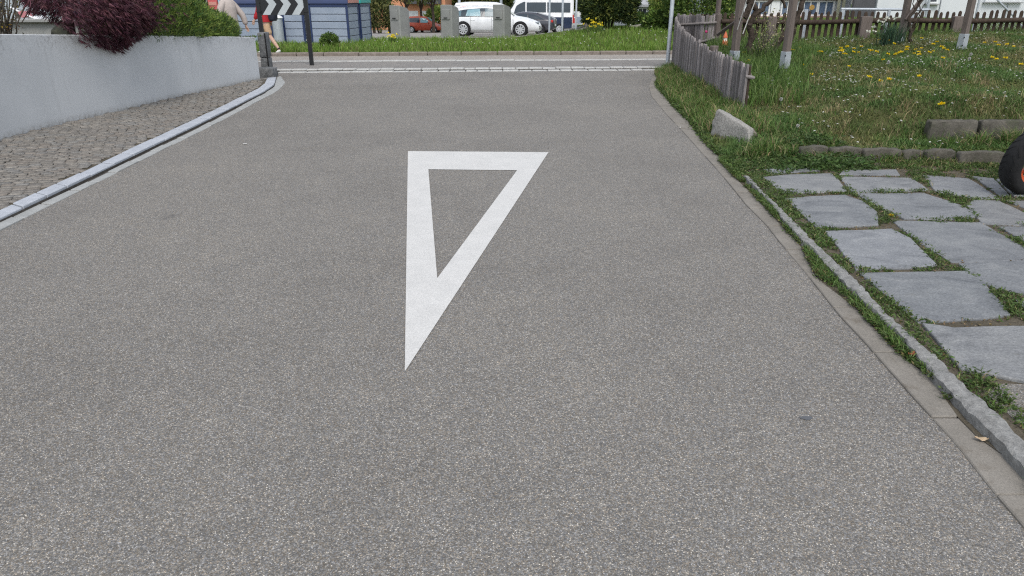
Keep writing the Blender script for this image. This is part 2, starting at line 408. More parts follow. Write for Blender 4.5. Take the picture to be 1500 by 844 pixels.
def slabmat():
    m, nt, b = newmat('cleft_gneiss'); L = nt.links.new
    tc = N(nt, 'ShaderNodeTexCoord'); oi = N(nt, 'ShaderNodeObjectInfo')
    mp = N(nt, 'ShaderNodeMapping'); L(tc.outputs['Object'], mp.inputs[0]); mp.inputs['Scale'].default_value = (1., 1.45, 1.); mp.inputs['Rotation'].default_value = (0, 0, .35)
    add = N(nt, 'ShaderNodeVectorMath', operation='ADD'); cmb = N(nt, 'ShaderNodeCombineXYZ'); mul = N(nt, 'ShaderNodeMath', operation='MULTIPLY'); mul.inputs[1].default_value = 37.
    L(oi.outputs['Random'], mul.inputs[0]); L(mul.outputs[0], cmb.inputs[0]); L(mul.outputs[0], cmb.inputs[2]); L(mp.outputs[0], add.inputs[0]); L(cmb.outputs[0], add.inputs[1]); v = add.outputs[0]
    n1 = N(nt, 'ShaderNodeTexNoise', i_Scale=2.6, i_Detail=8., i_Roughness=.66, i_Distortion=1.4); L(v, n1.inputs['Vector'])
    c = ramp(nt, n1.outputs[0], [(.28, (.1, .108, .118)), (.45, (.16, .17, .184)), (.6, (.195, .206, .218)), (.75, (.25, .257, .264))])
    rnd = ramp(nt, oi.outputs['Random'], [(0., (.97, .965, .95)), (.4, (1.1, 1.08, 1.05)), (.7, (1.18, 1.14, 1.08)), (1., (1.27, 1.25, 1.23))])
    c = mixrgb(nt, 1., c, rnd, 'MULTIPLY')
    n2 = N(nt, 'ShaderNodeTexNoise', i_Scale=75., i_Detail=6., i_Roughness=.8); L(v, n2.inputs['Vector'])
    c = mixrgb(nt, 1., c, ramp(nt, n2.outputs[0], [(.3, .55), (.7, 1.42)]), 'MULTIPLY')
    n3 = N(nt, 'ShaderNodeTexNoise', i_Scale=7., i_Detail=6., i_Roughness=.75); L(v, n3.inputs['Vector'])
    c = mixrgb(nt, ramp(nt, n3.outputs[0], [(.6, 0.), (.75, .55)]), c, (.16, .15, .125))
    L(c, b.inputs['Base Color']); b.inputs['Roughness'].default_value = .62; b.inputs['Specular IOR Level'].default_value = .35
    bp = bump(nt, b, n1.outputs[0], .55, .016); bump(nt, b, n2.outputs[0], .35, .003, bp)
    return m
M['slate'] = slabmat()
def palingmat():
    m, nt, b = newmat('silvered_paling'); L = nt.links.new
    a = N(nt, 'ShaderNodeAttribute', attribute_name='Col'); tc = N(nt, 'ShaderNodeTexCoord')
    mp = N(nt, 'ShaderNodeMapping'); mp.inputs['Scale'].default_value = (1., 1., .09); L(tc.outputs['Object'], mp.inputs[0])
    n1 = N(nt, 'ShaderNodeTexNoise', i_Scale=70., i_Detail=6., i_Roughness=.75); L(mp.outputs[0], n1.inputs['Vector'])
    n2 = N(nt, 'ShaderNodeTexNoise', i_Scale=9., i_Detail=5., i_Roughness=.7); L(mp.outputs[0], n2.inputs['Vector'])
    c = mixrgb(nt, 1., a.outputs['Color'], ramp(nt, n1.outputs[0], [(.3, .45), (.5, 1.), (.7, 1.35)]), 'MULTIPLY')
    c = mixrgb(nt, 1., c, ramp(nt, n2.outputs[0], [(.3, (.7, .68, .68)), (.7, (1.2, 1.18, 1.18))]), 'MULTIPLY')
    L(c, b.inputs['Base Color']); b.inputs['Roughness'].default_value = .9; b.inputs['Specular IOR Level'].default_value = .15
    bump(nt, b, n1.outputs[0], .8, .008); return m
M['paling'] = palingmat()
# painted wall: pale blue grey with grime along the top and faint vertical runs
def wallmat():
    m, nt, b = newmat('painted_wall'); L = nt.links.new
    tc = N(nt, 'ShaderNodeTexCoord'); v = tc.outputs['Object']
    n1 = N(nt, 'ShaderNodeTexNoise', i_Scale=1.6, i_Detail=6.); L(v, n1.inputs['Vector'])
    c = mixrgb(nt, ramp(nt, n1.outputs[0], [(.35, 0.), (.65, 1.)]), (.5, .52, .54), (.555, .575, .595))
    mp = N(nt, 'ShaderNodeMapping'); mp.inputs['Scale'].default_value = (7., 7., .35); L(v, mp.inputs[0])
    n2 = N(nt, 'ShaderNodeTexNoise', i_Scale=1., i_Detail=5., i_Roughness=.7); L(mp.outputs[0], n2.inputs['Vector'])
    c = mixrgb(nt, ramp(nt, n2.outputs[0], [(.56, 0.), (.72, .45)]), c, (.4, .41, .42))
    n3 = N(nt, 'ShaderNodeTexNoise', i_Scale=22., i_Detail=6., i_Roughness=.75); L(v, n3.inputs['Vector'])
    n4 = N(nt, 'ShaderNodeTexNoise', i_Scale=2.2, i_Detail=2.); L(v, n4.inputs['Vector'])
    a = N(nt, 'ShaderNodeAttribute', attribute_name='Col')
    sp = N(nt, 'ShaderNodeSeparateColor'); L(a.outputs['Color'], sp.inputs[0])   # red: distance below the coping
    g = mixrgb(nt, 1., ramp(nt, sp.outputs[0], [(0., 0.), (.72, 0.), (.9, .55), (1., 1.)]), ramp(nt, n3.outputs[0], [(.48, 0.), (.68, 1.)]), 'MULTIPLY')
    g = mixrgb(nt, 1., g, ramp(nt, n4.outputs[0], [(.35, .25), (.6, 1.)]), 'MULTIPLY')
    c = mixrgb(nt, g, c, (.13, .125, .12))
    foot = mixrgb(nt, 1., ramp(nt, sp.outputs[0], [(0., .6), (.03, .3), (.07, 0.)]), ramp(nt, n3.outputs[0], [(.4, 0.), (.6, 1.)]), 'MULTIPLY')
    c = mixrgb(nt, foot, c, (.22, .2, .17))
    L(c, b.inputs['Base Color']); b.inputs['Roughness'].default_value = .7
    bump(nt, b, n3.outputs[0], .12, .004)
    return m
M['wall_paint'] = wallmat()

# ------------------------------------------------------------------ world, sun, camera
SUN_EL, SUN_AZ = R(56), math.atan2(.12, -1.)
w = bpy.data.worlds.new('World'); sc.world = w; w.use_nodes = True
sky = w.node_tree.nodes.new('ShaderNodeTexSky'); sky.sky_type = 'NISHITA'; sky.sun_disc = False
sky.sun_elevation = SUN_EL; sky.sun_rotation = SUN_AZ; sky.air_density = 1.2; sky.dust_density = 2.; sky.ozone_density = 1.
bg = w.node_tree.nodes['Background']; bg.inputs['Strength'].default_value = .15
hs = w.node_tree.nodes.new('ShaderNodeHueSaturation'); hs.inputs['Saturation'].default_value = .42      # thin overcast takes most of the blue out of the sky
w.node_tree.links.new(sky.outputs[0], hs.inputs['Color']); w.node_tree.links.new(hs.outputs[0], bg.inputs[0])
sl = bpy.data.lights.new('sun', 'SUN'); sl.energy = 1.35; sl.angle = R(26); sl.color = (1., .96, .9)
so = bpy.data.objects.new('sun', sl); COL.objects.link(so)
sd = Vector((math.sin(SUN_AZ)*math.cos(SUN_EL), math.cos(SUN_AZ)*math.cos(SUN_EL), math.sin(SUN_EL)))
so.rotation_euler = sd.to_track_quat('Z', 'Y').to_euler(); so.location = (0, 0, 20)
cam = bpy.data.cameras.new('camera'); co = bpy.data.objects.new('camera', cam); COL.objects.link(co)
cam.sensor_width = 36; cam.lens = F/1500*36; cam.clip_end = 1500; cam.clip_start = .05
co.location = (0, 0, HC); co.rotation_euler = (math.pi/2-TH, 0, 0); sc.camera = co
sc.view_settings.view_transform = 'Standard'; sc.view_settings.look = 'None'
sc.view_settings.exposure = 0.4; sc.view_settings.gamma = 1.; sc.view_settings.use_curve_mapping = False
sc.cycles.max_bounces = 6; sc.cycles.use_denoising = False; sc.cycles.filter_width = 1.2
# ================================================================== TERRAIN
def yy(x, y): return y-.07*(x+1)            # distance measured square to the cross street
def zfar(x, y):
    x = np.asarray(x, float); y = np.asarray(y, float); q = yy(x, y)
    base = np.interp(y, [20, 26, 36, 75, 120, 400], [.08, -.05, -.26, -1.85, -2.6, -3.])
    r1 = sstep(-.5, 4.5, x)*sstep(21.3, 27, y)*.42*(1-sstep(33, 46, y)*(1-sstep(6, 9, x)))
    r2 = sstep(5.5, 9.5, x)*sstep(21.5, 29, y)*.42
    up = sstep(20.72, 20.9, q)
    return (base+r1+r2)*up + (-.06)*(1-up)
def poly_interp(pts):
    p = sorted([(b, a) for a, b in pts]); ys = [q[0] for q in p]; xs = [q[1] for q in p]
    return lambda y: np.interp(y, ys, xs)
# right-hand edge lines measured from the photograph, as ground points
in_px = [(1500,775),(1460,728),(1399,650),(1345,592),(1299,540),(1264,500),(1229,463),(1182,403),(1143,357),(1122,330),(1092,300),(1072,275),(1053,252),(1025,221),(1000,193),(978,170),(954,141),(950.6,126),(955,115),(963,106)]
out_px = [(1500,693),(1482,671),(1452,657),(1411,624),(1386,589),(1359,548),(1327,533),(1290,493),(1246,446),(1197,409),(1173,360),(1150,337),(1120,303),(1095,280),(1075,260),(1059,235),(1033,211),(1009,179),(986,156),(969,136),(962,128),(961,118),(966,109),(978,100)]
kl_px = [(1495,674),(1457,635),(1419,599),(1367,543),(1327,498),(1290,463),(1257,430),(1225,400),(1201,374),(1163,337),(1132,300),(1108,275),(1090,257)]
kr_px = [(1500,644),(1476,619),(1441,586),(1404,554),(1379,528),(1337,491),(1290,449),(1262,416),(1229,386),(1208,367),(1183,343),(1150,310),(1120,282),(1097,258)]
IN = [G(*p) for p in in_px]; OUT = [G(*p) for p in out_px]
KL = [G(*p, .055) for p in kl_px]; KR = [G(*p, .055) for p in kr_px]
def ext(poly, y=.3):
    a, b = np.array(poly[0]), np.array(poly[4]); d = a-b; t = (y-a[1])/d[1]
    return [tuple(a+d*t)]+poly
IN, OUT, KL, KR = ext(IN), ext(OUT), ext(KL), ext(KR)
x_in = poly_interp(IN); x_out = poly_interp(OUT); x_kr = poly_interp(KR); x_kl = poly_interp(KL)
def zgard(x, y):
    """garden lawn on the right, rising away from the road"""
    x = np.asarray(x, float); y = np.asarray(y, float)
    t = np.clip((y-7.)/9., 0, 1)
    s = sstep(3.2+np.clip(y-7.6, 0, 9)*.25, 3.9+np.clip(y-7.6, 0, 9)*.75, x)
    z = .13+.42*t+.22*s*sstep(7.5, 8.05, y)
    z = z-.075*sstep(2.95, 3.4, x)*(1-sstep(7.5, 8.05, y))
    e = sstep(0., 1.25, x-x_out(y))
    low = 1-sstep(6.93, 7.05, y)*sstep(2.7, 3.0, x)*1.-(1-sstep(2.7, 3., x))*sstep(6.6, 7.6, y)
    n = .025*np.sin(x*2.3+y*1.1)+.02*np.sin(x*1.1-y*2.7)
    zz = .012+(z+n*sstep(7.3, 8, y)-.012)*e
    return zz*(1-low)+.02*low
def onG(u, v, zf=zgard, it=12):
    z = .2
    for _ in range(it):
        x, y = G(u, v, z); z = float(zf(x, y))
    return Vector((x, y, z))

# ---- sheets
ys = np.concatenate([np.arange(-30, 18, 4.), np.arange(18, 42, .5), np.arange(42, 90, 2.), np.array([95, 105, 120, 150, 200, 300, 400.])])
xs = np.concatenate([np.array([-250, -120, -60.]), np.arange(-40, -14, 2.), np.arange(-14, 22, .5), np.arange(22, 41, 2.), np.array([60, 120, 250.])])
gr = grid('ground', xs, ys, zfar, M['verge_soil']); tag(gr, kind='structure')
def lotmask(x, y):
    edge = np.interp(y, [27, 30, 34, 40, 48, 80], [-99, -12, 1.2, 2.6, 4.2, 8.])
    return (y > 28.) & (x < edge) & (x > -45) & (y < 84)
gl = grid('parking_lot', xs, ys, zfar, M['asphalt_lot'], lotmask, .015); tag(gl, kind='structure')
rd = MB().prism([(-7.5, -8), (5, -8), (5, 16.6), (-7.5, 16.3)], -.08, 0).build('road', M['asphalt']); tag(rd, kind='structure')
def qline(q, x): return q+.07*(x+1)
def strip(name, q0, q1, z, m, x0=-70, x1=70, zb=None):
    b = MB(); b.prism([(x0, qline(q0, x0)), (x1, qline(q0, x1)), (x1, qline(q1, x1)), (x0, qline(q1, x0))], -.09 if zb is None else zb, z)
    return tag(b.build(name, m), kind='structure')
strip('cross_street', 16.5, 18.72, .004, M['asphalt_street'])
strip('footway', 18.72, 20.5, .002, M['asphalt_path'])
def stone_row(b, q0, q1, z, l0, l1, x0, x1, gap=.012, tilt=.006):
    x = x0
    while x < x1:
        l = random.uniform(l0, l1); a, c = x+gap/2, x+l-gap/2
        j = [random.uniform(-.008, .008) for _ in range(4)]
        b.prism([(a, qline(q0+j[0], a)), (c, qline(q0+j[1], c)), (c, qline(q1+j[2], c)), (a, qline(q1+j[3], a))], -.06, z+random.uniform(-tilt, tilt)); x += l
b = MB(); stone_row(b, 18.62, 18.84, .02, .3, 1.1, -40, 40); tag(b.build('street_gutter', M['granite_white'], bevel=.008), kind='structure')
b = MB(); stone_row(b, 15.93, 16.17, .012, .24, .36, -5.0, 4.0, .012); stone_row(b, 16.38, 16.6, .03, .24, .36, -5.4, 40., .012); stone_row(b, 16.38, 16.6, .03, .24, .36, -40, -5.4, .012)
tag(b.build('street_setts', M['granite_white'], bevel=.014), kind='structure')
b = MB(); stone_row(b, 16.15, 16.4, .0045, .5, 1.5, -5.2, 4.2, .0, 0.); tag(b.build('sett_joint', surf('dark_joint', (.045, .042, .038), (.08, .072, .06), 8., .95, .5, .006, 60., .1)), kind='structure')
b = MB(); stone_row(b, 20.5, 20.72, .095, .7, 1.1, -40, 40, .012); tag(b.build('verge_kerb', M['granite_brown'], bevel=.02), kind='structure')

# ---- painted give-way triangle
o3 = [G(593,545.5), G(597.5,222), G(803.5,223.5)]; i3 = [G(640.5,408.5), G(627.5,248.7), G(757.5,250)]
me = bpy.data.meshes.new('triangle_marking')
vs = [(x, y, .004) for x, y in o3+i3]; me.from_pydata(vs, [], [(0, 3, 4, 1)[::-1], (1, 4, 5, 2)[::-1], (2, 5, 3, 0)[::-1]]); me.update()
tm = link('triangle_marking', me, M['paint']); tag(tm, kind='structure')

# ---- left: granite kerb and gutter, sett pavement
def pair_stones(b, A, B, zt, zb, l0=.28, l1=.5, gap=.02):
    A = np.array(A); B = np.array(B)
    A = resample(A, .05); B = resample(B, .05); n = 400
    ta = np.linspace(0, 1, len(A)); tb = np.linspace(0, 1, len(B)); t = np.linspace(0, 1, n)
    A = np.stack([np.interp(t, ta, A[:, k]) for k in (0, 1)], 1); B = np.stack([np.interp(t, tb, B[:, k]) for k in (0, 1)], 1)
    Lc = np.concatenate([[0], np.cumsum(np.linalg.norm(np.diff((A+B)/2, axis=0), axis=1))])
    at = lambda P, s: (np.interp(s, Lc, P[:, 0]), np.interp(s, Lc, P[:, 1]))
    s = 0
    while s < Lc[-1]-.05:
        l = min(random.uniform(l0, l1), Lc[-1]-s); e = s+l-gap; j = random.uniform(-.003, .003); dz = random.uniform(-.004, .004)
        m = (s+e)/2
        p = [at(A, s), at(A, m), at(A, e), at(B, e), at(B, m), at(B, s)]
        b.prism([(x+j, y) for x, y in p], zb, zt+dz); s += l
kA = [(0,307),(57,281),(114,255),(210,209),(280,177),(351,143),(378,130),(387,123),(391.5,114)]
kB = [(0,319),(53,294),(106,269),(227,211),(289,182),(360,147),(388,133),(401,124),(404.5,113)]
gA = [(0,326.5),(60,298),(121,270),(250,206.5),(271,197),(342,161),(385,138),(399,129),(406.5,112.5)]
gB = [(0,337),(75,300),(150,263),(250,213),(296,191),(360,157.5),(390,142),(408,132),(417.5,121),(411,111)]
def lext(pts, z):
    P = [np.array(G(u, v, z)) for u, v in pts]; d = P[0]-P[2]; d /= np.linalg.norm(d)
    return [tuple(P[0]+d*k) for k in (5., 2.5)]+[tuple(p) for p in P]
KA, KB, GA, GB = lext(kA, .04), lext(kB, .04), lext(gA, .006), lext(gB, .006)
b = MB(); pair_stones(b, KA, KB, .042, -.05); lk = b.build('pavement_kerb', M['granite_blue'], bevel=.004); tag(lk, kind='structure')
b = MB(); pair_stones(b, GA, GB, .007, -.05); lg = b.build('road_gutter', M['granite_gray'], bevel=.004); tag(lg, kind='structure')
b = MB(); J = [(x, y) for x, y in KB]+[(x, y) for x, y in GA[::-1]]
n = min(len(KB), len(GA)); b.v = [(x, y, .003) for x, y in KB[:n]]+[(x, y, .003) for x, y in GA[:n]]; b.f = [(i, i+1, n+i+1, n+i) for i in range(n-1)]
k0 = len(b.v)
for i in range(n): b.v += [(KB[i][0]+.004, KB[i][1]-.001, .002), (KB[i][0]+.004, KB[i][1]-.001, .024)]  # upright strip: the kerb riser's shade and dirt, both painted as dark colour
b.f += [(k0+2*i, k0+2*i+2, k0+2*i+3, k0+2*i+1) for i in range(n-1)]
tag(b.build('gutter_joint_and_riser_shade', surf('gutter_dirt_and_shade', (.06, .055, .05), (.11, .1, .088), 14., .95, .6, .006, 60., .1)), kind='structure')
wall_px = [(0,204),(53,189),(128,171),(187,158),(267,139),(330,126),(381,114.5)]
W0 = [np.array(G(u, v, .075)) for u, v in wall_px]
d = W0[0]-W0[2]; d /= np.linalg.norm(d); W0 = [W0[0]+d*4.2]+W0
b = MB(); bed = [tuple(p) for p in W0]+[tuple(p) for p in KA[::-1]]
ok = [(float(a), float(c)) for a, c in bed]
b.prism(ok, -.06, .03); tag(b.build('pavement_bed', M['soil']), kind='structure')
# individual setts in courses across the pavement
V = []; S = []; Lo = []; C = []; o = 0
P0 = np.array(KA); wallx = poly_interp([tuple(p) for p in W0]); kax = poly_interp(KA)
qs = []
ang = R(14); ca, sa = math.cos(ang), math.sin(ang)
for i in range(-12, 236):
    off = random.random()*.1
    for k in range(-72, 36):
        lx = k*.102+off+random.uniform(-.004, .004); ly = i*.079+random.uniform(-.003, .003)
        x = -5.+lx*ca-ly*sa+3.2; y = 1.2+lx*sa+ly*ca
        if not (.5 < y < 14.45): continue
        if x-.05 < float(wallx(y))-.02 or x+.05 > float(kax(y))+.02: continue
        hx, hy = .049+random.uniform(-.006, .002), .0375+random.uniform(-.005, .001)
        f = (x-float(wallx(y)))/(float(kax(y))-float(wallx(y))); zt = .075-.035*f+random.uniform(-.0025, .0025)
        a2 = ang+random.uniform(-.06, .06); c2, s2 = math.cos(a2), math.sin(a2)
        tx, ty = random.uniform(-.03, .03), random.uniform(-.03, .03)
        col = random.choice([(.2, .187, .168), (.222, .207, .186), (.185, .173, .158), (.21, .19, .168), (.2, .194, .183)])
        kk = random.uniform(.88, 1.12); col = [q*kk for q in col]
        for (zz, sx, sy) in ((zt-.01, 1., 1.), (zt, .93, .91)):
            for ax, ay in ((-1, -1), (1, -1), (1, 1), (-1, 1)):
                px, py = ax*hx*sx, ay*hy*sy
                V.append((x+px*c2-py*s2, y+px*s2+py*c2, zz+px*tx+py*ty)); C.append(col)
        S += [4]*5; Lo += [o+4, o+5, o+6, o+7]
        for q in range(4): Lo += [o+q, o+(q+1) % 4, o+4+(q+1) % 4, o+4+q]
        o += 8
pv = link('sett_pavement', np_mesh('sett_pavement', V, S, Lo, np.array(C)), M['sett']); tag(pv, kind='structure')

# ---- right: concrete gutter slabs, rough granite kerb, slab terrace
def gutter():
    b = MB(); y = .4
    while y < 14.9:
        l = random.uniform(.42, .55) if y > 1 else .5; y2 = min(y+l, 15.3); n = 5
        A = [(float(x_in(t)), t) for t in np.linspace(y+.004, y2-.004, n)]; B = [(float(x_out(t)), t) for t in np.linspace(y+.004, y2-.004, n)]
        b.prism(A+B[::-1], -.04, .008+random.uniform(-.002, .003)); y = y2
    return b.build('gutter_slabs', M['concrete_gutter'], bevel=.004)
tag(gutter(), kind='structure')
b = MB(); A = resample(KL, .07); B = resample(KR, .07); n = min(len(A), len(B)); A = resample(KL, .07)[:n]
t = np.linspace(0, 1, n)
fit = lambda P: np.stack([np.interp(t, np.linspace(0, 1, len(P)), P[:, k]) for k in (0, 1)], 1)
n = n*2; t = np.linspace(0, 1, n); A, B = fit(resample(KL, .035)), fit(resample(KR, .035)); rings = []
for P_ in (A, B): P_[:, 0] += np.array([.004*mnoise.noise(Vector((q[1]*9, 3.1*(P_ is A), 0)))+.003*mnoise.noise(Vector((q[1]*24, 7.7*(P_ is A), 0))) for q in P_])
for i in range(n):
    p, q = A[i], B[i]; j = lambda s: random.uniform(-s, s); up = .054+j(.004)
    br = 1 if (i % 15) else 0
    rings.append([(p[0]+j(.004), p[1], -.05), (p[0]+j(.006), p[1], up-.008+j(.003)), (p[0]*.85+q[0]*.15+j(.004), p[1], up*(.92+.08*br)), (p[0]*.45+q[0]*.55, q[1]*.55+p[1]*.45, up+j(.004)), (q[0]-.004+j(.006), q[1], up-.002+j(.003)), (q[0]+j(.005), q[1], up-.025), (q[0], q[1], -.05)])
b.loft(rings); tag(b.build('terrace_kerb', M['granite_rough'], smooth=38), kind='structure')
tb = MB(); TE = [(float(x_kl(y))+.01, y) for y in np.linspace(.35, 6.3, 24)]+[(2.1, 6.7), (2.4, 7.0), (14, 7.0), (14, .35)]
tb.prism(TE, -.05, .038); tag(tb.build('terrace_bed', M['soil']), kind='structure')
fb = MB(); ye = np.linspace(.35, 6.9, 40); fb.v = [(float(x_out(y))-.01, y, .0098) for y in ye]+[(max(float(x_kl(min(y, 6.3)))+.03, float(x_out(y))), y, .0098) for y in ye]; fb.f = [(i, i+1, 41+i, 40+i) for i in range(39)]
tag(fb.build('kerb_joint', M['soil']), kind='structure')
slabs_px = [
 [(1120,259),(1150,256),(1217,254),(1226,262),(1239,279),(1190,281),(1146,281)],
 [(1153,291),(1190,288),(1237,286),(1263,295),(1284,311),(1284,328),(1240,330),(1197,331)],
 [(1231,258),(1280,259),(1334,260),(1348,269),(1359,277),(1300,280),(1252,281)],
 [(1238,249),(1312,248),(1317,256),(1230,256)],
 [(1256,283),(1300,283),(1352,281.5),(1408,300),(1432,316),(1380,321),(1325,319),(1298,307)],
 [(1354,256),(1420,261),(1441,274),(1462,288),(1428,290),(1372,279)],
 [(1417,299),(1428,292),(1464,293),(1500,310),(1560,328),(1500,329),(1440,326)],
 [(1311,323),(1370,324),(1436,325),(1464,341),(1515,369),(1500,380),(1396,381),(1350,354)],
 [(1212,339),(1260,338),(1306,336),(1332,349),(1370,386),(1340,390),(1256,393)],
 [(1408,386),(1500,381),(1590,381),(1640,420),(1560,425),(1500,428),(1462,421),(1440,413)],
 [(1264,400),(1340,399),(1415,398),(1441,416),(1478,459),(1440,464),(1346,469)],
 [(1355,475),(1400,481),(1500,479),(1560,520),(1600,556),(1500,556),(1455,547),(1412,540)],
 [(1490,437),(1560,433),(1650,433),(1720,480),(1600,480),(1535,472)],
 [(1468,332),(1540,332),(1660,332),(1720,372),(1600,374),(1525,366)],
 [(1426,258),(1456,261),(1478,284),(1468,287)],
 [(1462,262),(1530,262),(1600,285),(1560,288),(1487,286)],
 [(1478,293),(1560,294),(1680,296),(1740,326),(1600,326),(1528,313)],
 [(1120,247),(1160,243),(1190,243),(1200,249),(1130,253)],
]
def proj(x, y, z=.05):
    dep = y*CT-(z-HC)*ST; return CX+F*x/dep, CY+F*(-y*ST-(z-HC)*CT)/dep
ex_ = [np.array([G(u, v, .052) for u, v in pp]) for pp in slabs_px]
for iy in range(10):                                    # the paving runs on beyond the frame
    for ix in range(8):
        x_ = 2.2+ix*.78+(iy % 2)*.3; y_ = .55+iy*.62; c4 = [(x_+.02, y_+.02), (x_+.74, y_+random.uniform(.0, .04)), (x_+.75, y_+.58), (x_+.01, y_+.58)]
        if y_ < 2.5 and x_ < 2.9: continue
        if min(proj(*c)[0] for c in c4) < 1512 and max(proj(*c)[1] for c in c4) < 1e9 and min(proj(*c)[1] for c in c4) < 860: continue
        if any((min(c[0] for c in c4) < e[:, 0].max()) and (max(c[0] for c in c4) > e[:, 0].min()) and (min(c[1] for c in c4) < e[:, 1].max()) and (max(c[1] for c in c4) > e[:, 1].min()) for e in ex_): continue
        slabs_px.append([proj(*c, .052) for c in c4])
ter = bpy.data.objects.new('terrace_paving', None); COL.objects.link(ter); tag(ter, kind='structure'); ter.location = (3., 5., .03)
SL = []
for pp in slabs_px:
    P = [np.array(G(u, v, .052)) for u, v in pp]; SL.append([tuple(p) for p in P])
    Q = np.concatenate([resample([a_, b_], .06)[:-1] for a_, b_ in zip(P, P[1:]+P[:1])]); cq = np.mean(P, 0); Q = cq+(Q-cq)*1.045
    Q = [(x+random.uniform(-.0035, .0035), y+random.uniform(-.0035, .0035)) for x, y in Q]
    tx, ty = random.uniform(-.006, .006), random.uniform(-.006, .006); cx, cy = np.mean(P, 0); z0 = .05+random.uniform(-.005, .005)
    b = MB(); b.prism(Q, .0, lambda x, y: z0+(x-cx)*tx+(y-cy)*ty)
    b.build('slab', M['slate'], ter, bevel=.007, seg=2)
gp = MB(); gp.prism([G(*p, .04) for p in [(1442,575),(1470,562),(1620,566),(1700,640),(1600,640),(1490,618)]], 0., .04); tag(gp.build('gravel_patch', M['asphalt']), kind='structure')

# ---- garden lawn on the right
sg = np.concatenate([np.linspace(-.012, 1.6, 20), np.arange(1.75, 6, .15), np.arange(6, 24, .4)]); yg = np.arange(6.4, 17.81, .1)
SG, YG = np.meshgrid(sg, yg); XG = x_out(YG)+SG; ZG = zgard(XG, YG); nx_ = len(sg)
VG = np.stack([XG, YG, ZG], -1).reshape(-1, 3); jj, ii = np.meshgrid(np.arange(len(yg)-1), np.arange(nx_-1), indexing='ij')
xc, yc = (XG[:-1, :-1]+XG[1:, 1:])/2, (YG[:-1, :-1]+YG[1:, 1:])/2
kk_ = (yc < qline(16.36, xc)) & ~((yc < 6.9) & (xc > 2.15)); jj, ii = jj[kk_], ii[kk_]
ga = link('garden_lawn', np_mesh('garden_lawn', VG, np.full(len(jj), 4), np.stack([jj*nx_+ii, jj*nx_+ii+1, (jj+1)*nx_+ii+1, (jj+1)*nx_+ii], 1).ravel()), M['lawn_soil'], smooth=180); tag(ga, kind='structure')
bk = MB(); bk.prism([(3.2, qline(16.0, 3.2)), (40, qline(16.0, 40)), (40, qline(16.3, 40)), (3.2, qline(16.3, 3.2))], -.09, lambda x, y: float(zgard(x, y))-.01)
tag(bk.build('garden_bank', M['lawn_soil']), kind='structure')

# ================================================================== GREEN STUFF ON THE GROUND
def stuff(name, parts, m, label, cat):
    o = plant(name, parts, m); return tag(o, label, cat, kind='stuff')
GREENS = [(.085, .125, .034), (.115, .16, .042), (.07, .11, .033), (.15, .17, .06), (.1, .145, .05)]
STRAW = [(.36, .3, .16), (.28, .24, .13)]
# lawn
n = 330000
P = np.stack([RNG.uniform(1.9, 16.5, n), 7.+RNG.uniform(0, 1, n)**1.15*10.2, np.zeros(n)], 1)
k = (P[:, 0] > x_out(P[:, 1])+.02) & (P[:, 0] < 1.5+P[:, 1]*.85) & (P[:, 1] < qline(16.3, P[:, 0])) & ~((P[:, 1] < 7.05) & (P[:, 0] > 2.6)); P = P[k]
P[:, 2] = zgard(P[:, 0], P[:, 1])-.004; n = len(P)
nz = vnoise(P, .9, 3.); n2 = vnoise(P, 3.1, 9.)
H = np.clip(.036+.03*nz+.024*n2+RNG.exponential(.012, n), .024, .17)
n3 = vnoise(P, 1.6, 31.); tone = np.clip(.5+1.3*nz+.9*n2, 0, 1)[:, None]; col = (np.array([[.19, .193, .07]])*(1-tone)+np.array([[.083, .152, .04]])*tone)*(1+RNG.uniform(-.22, .22, (n, 1)))*(1+RNG.uniform(-.06, .06, (n, 3)))
st = RNG.uniform(0, 1, n) < np.clip(.1-.3*nz+.3*n3, .02, .5); col[st] = mixc(STRAW, st.sum())*.85
H += .022*sstep(9.0, 8.2, P[:, 1]) if False else .022*(1-sstep(8.2, 9.2, P[:, 1])); P[:, 2] += .006*(1-sstep(8.2, 9.2, P[:, 1]))
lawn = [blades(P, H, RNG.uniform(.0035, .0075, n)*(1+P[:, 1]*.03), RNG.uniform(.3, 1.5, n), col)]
# small broad leaves (clover, daisy rosettes) in the lawn
n = 26000; i = RNG.integers(0, len(P), n); Q = P[i]+RNG.normal(0, .03, (n, 3))*[1, 1, 0]; Q[:, 2] = zgard(Q[:, 0], Q[:, 1])+.012
lawn.append(cards(Q, rdir(n, .05, .6), RNG.uniform(.02, .05, n), RNG.uniform(.012, .026, n), mixc([(.05, .09, .025), (.07, .105, .03), (.04, .07, .025)], n)))
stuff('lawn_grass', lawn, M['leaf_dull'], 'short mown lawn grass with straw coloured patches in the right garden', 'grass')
# longer grass: behind and before the grey paling fence, lawn edge
def tufts(poly_pts, n, h0, h1, zf, wid=(.006, .012), cols=GREENS, clump=.6, seed=0.):
    xs_ = [p[0] for p in poly_pts]; ys_ = [p[1] for p in poly_pts]
    P = np.stack([RNG.uniform(min(xs_), max(xs_), n*3), RNG.uniform(min(ys_), max(ys_), n*3), np.zeros(n*3)], 1)
    P = P[inpoly(P[:, 0], P[:, 1], poly_pts)]; P = P[~((P[:, 0] > 2.0) & (P[:, 0] < 2.85) & (P[:, 1] > 7.1) & (P[:, 1] < 8.25-(P[:, 0]-2.25)*1.05))]
    nz = vnoise(P, 3.5, seed); P = P[(nz+RNG.uniform(-1, 1, len(P))*.5 > -clump*.5)][:n]; n = len(P); P[:, 2] = zf(P[:, 0], P[:, 1])-.005
    nz = vnoise(P, 2.2, seed+5)
    return blades(P, np.clip(RNG.uniform(h0, h1, n)*(1+.5*nz), h0*.4, h1*1.4), RNG.uniform(*wid, n), RNG.uniform(.15, .8, n), mixc(cols, n))
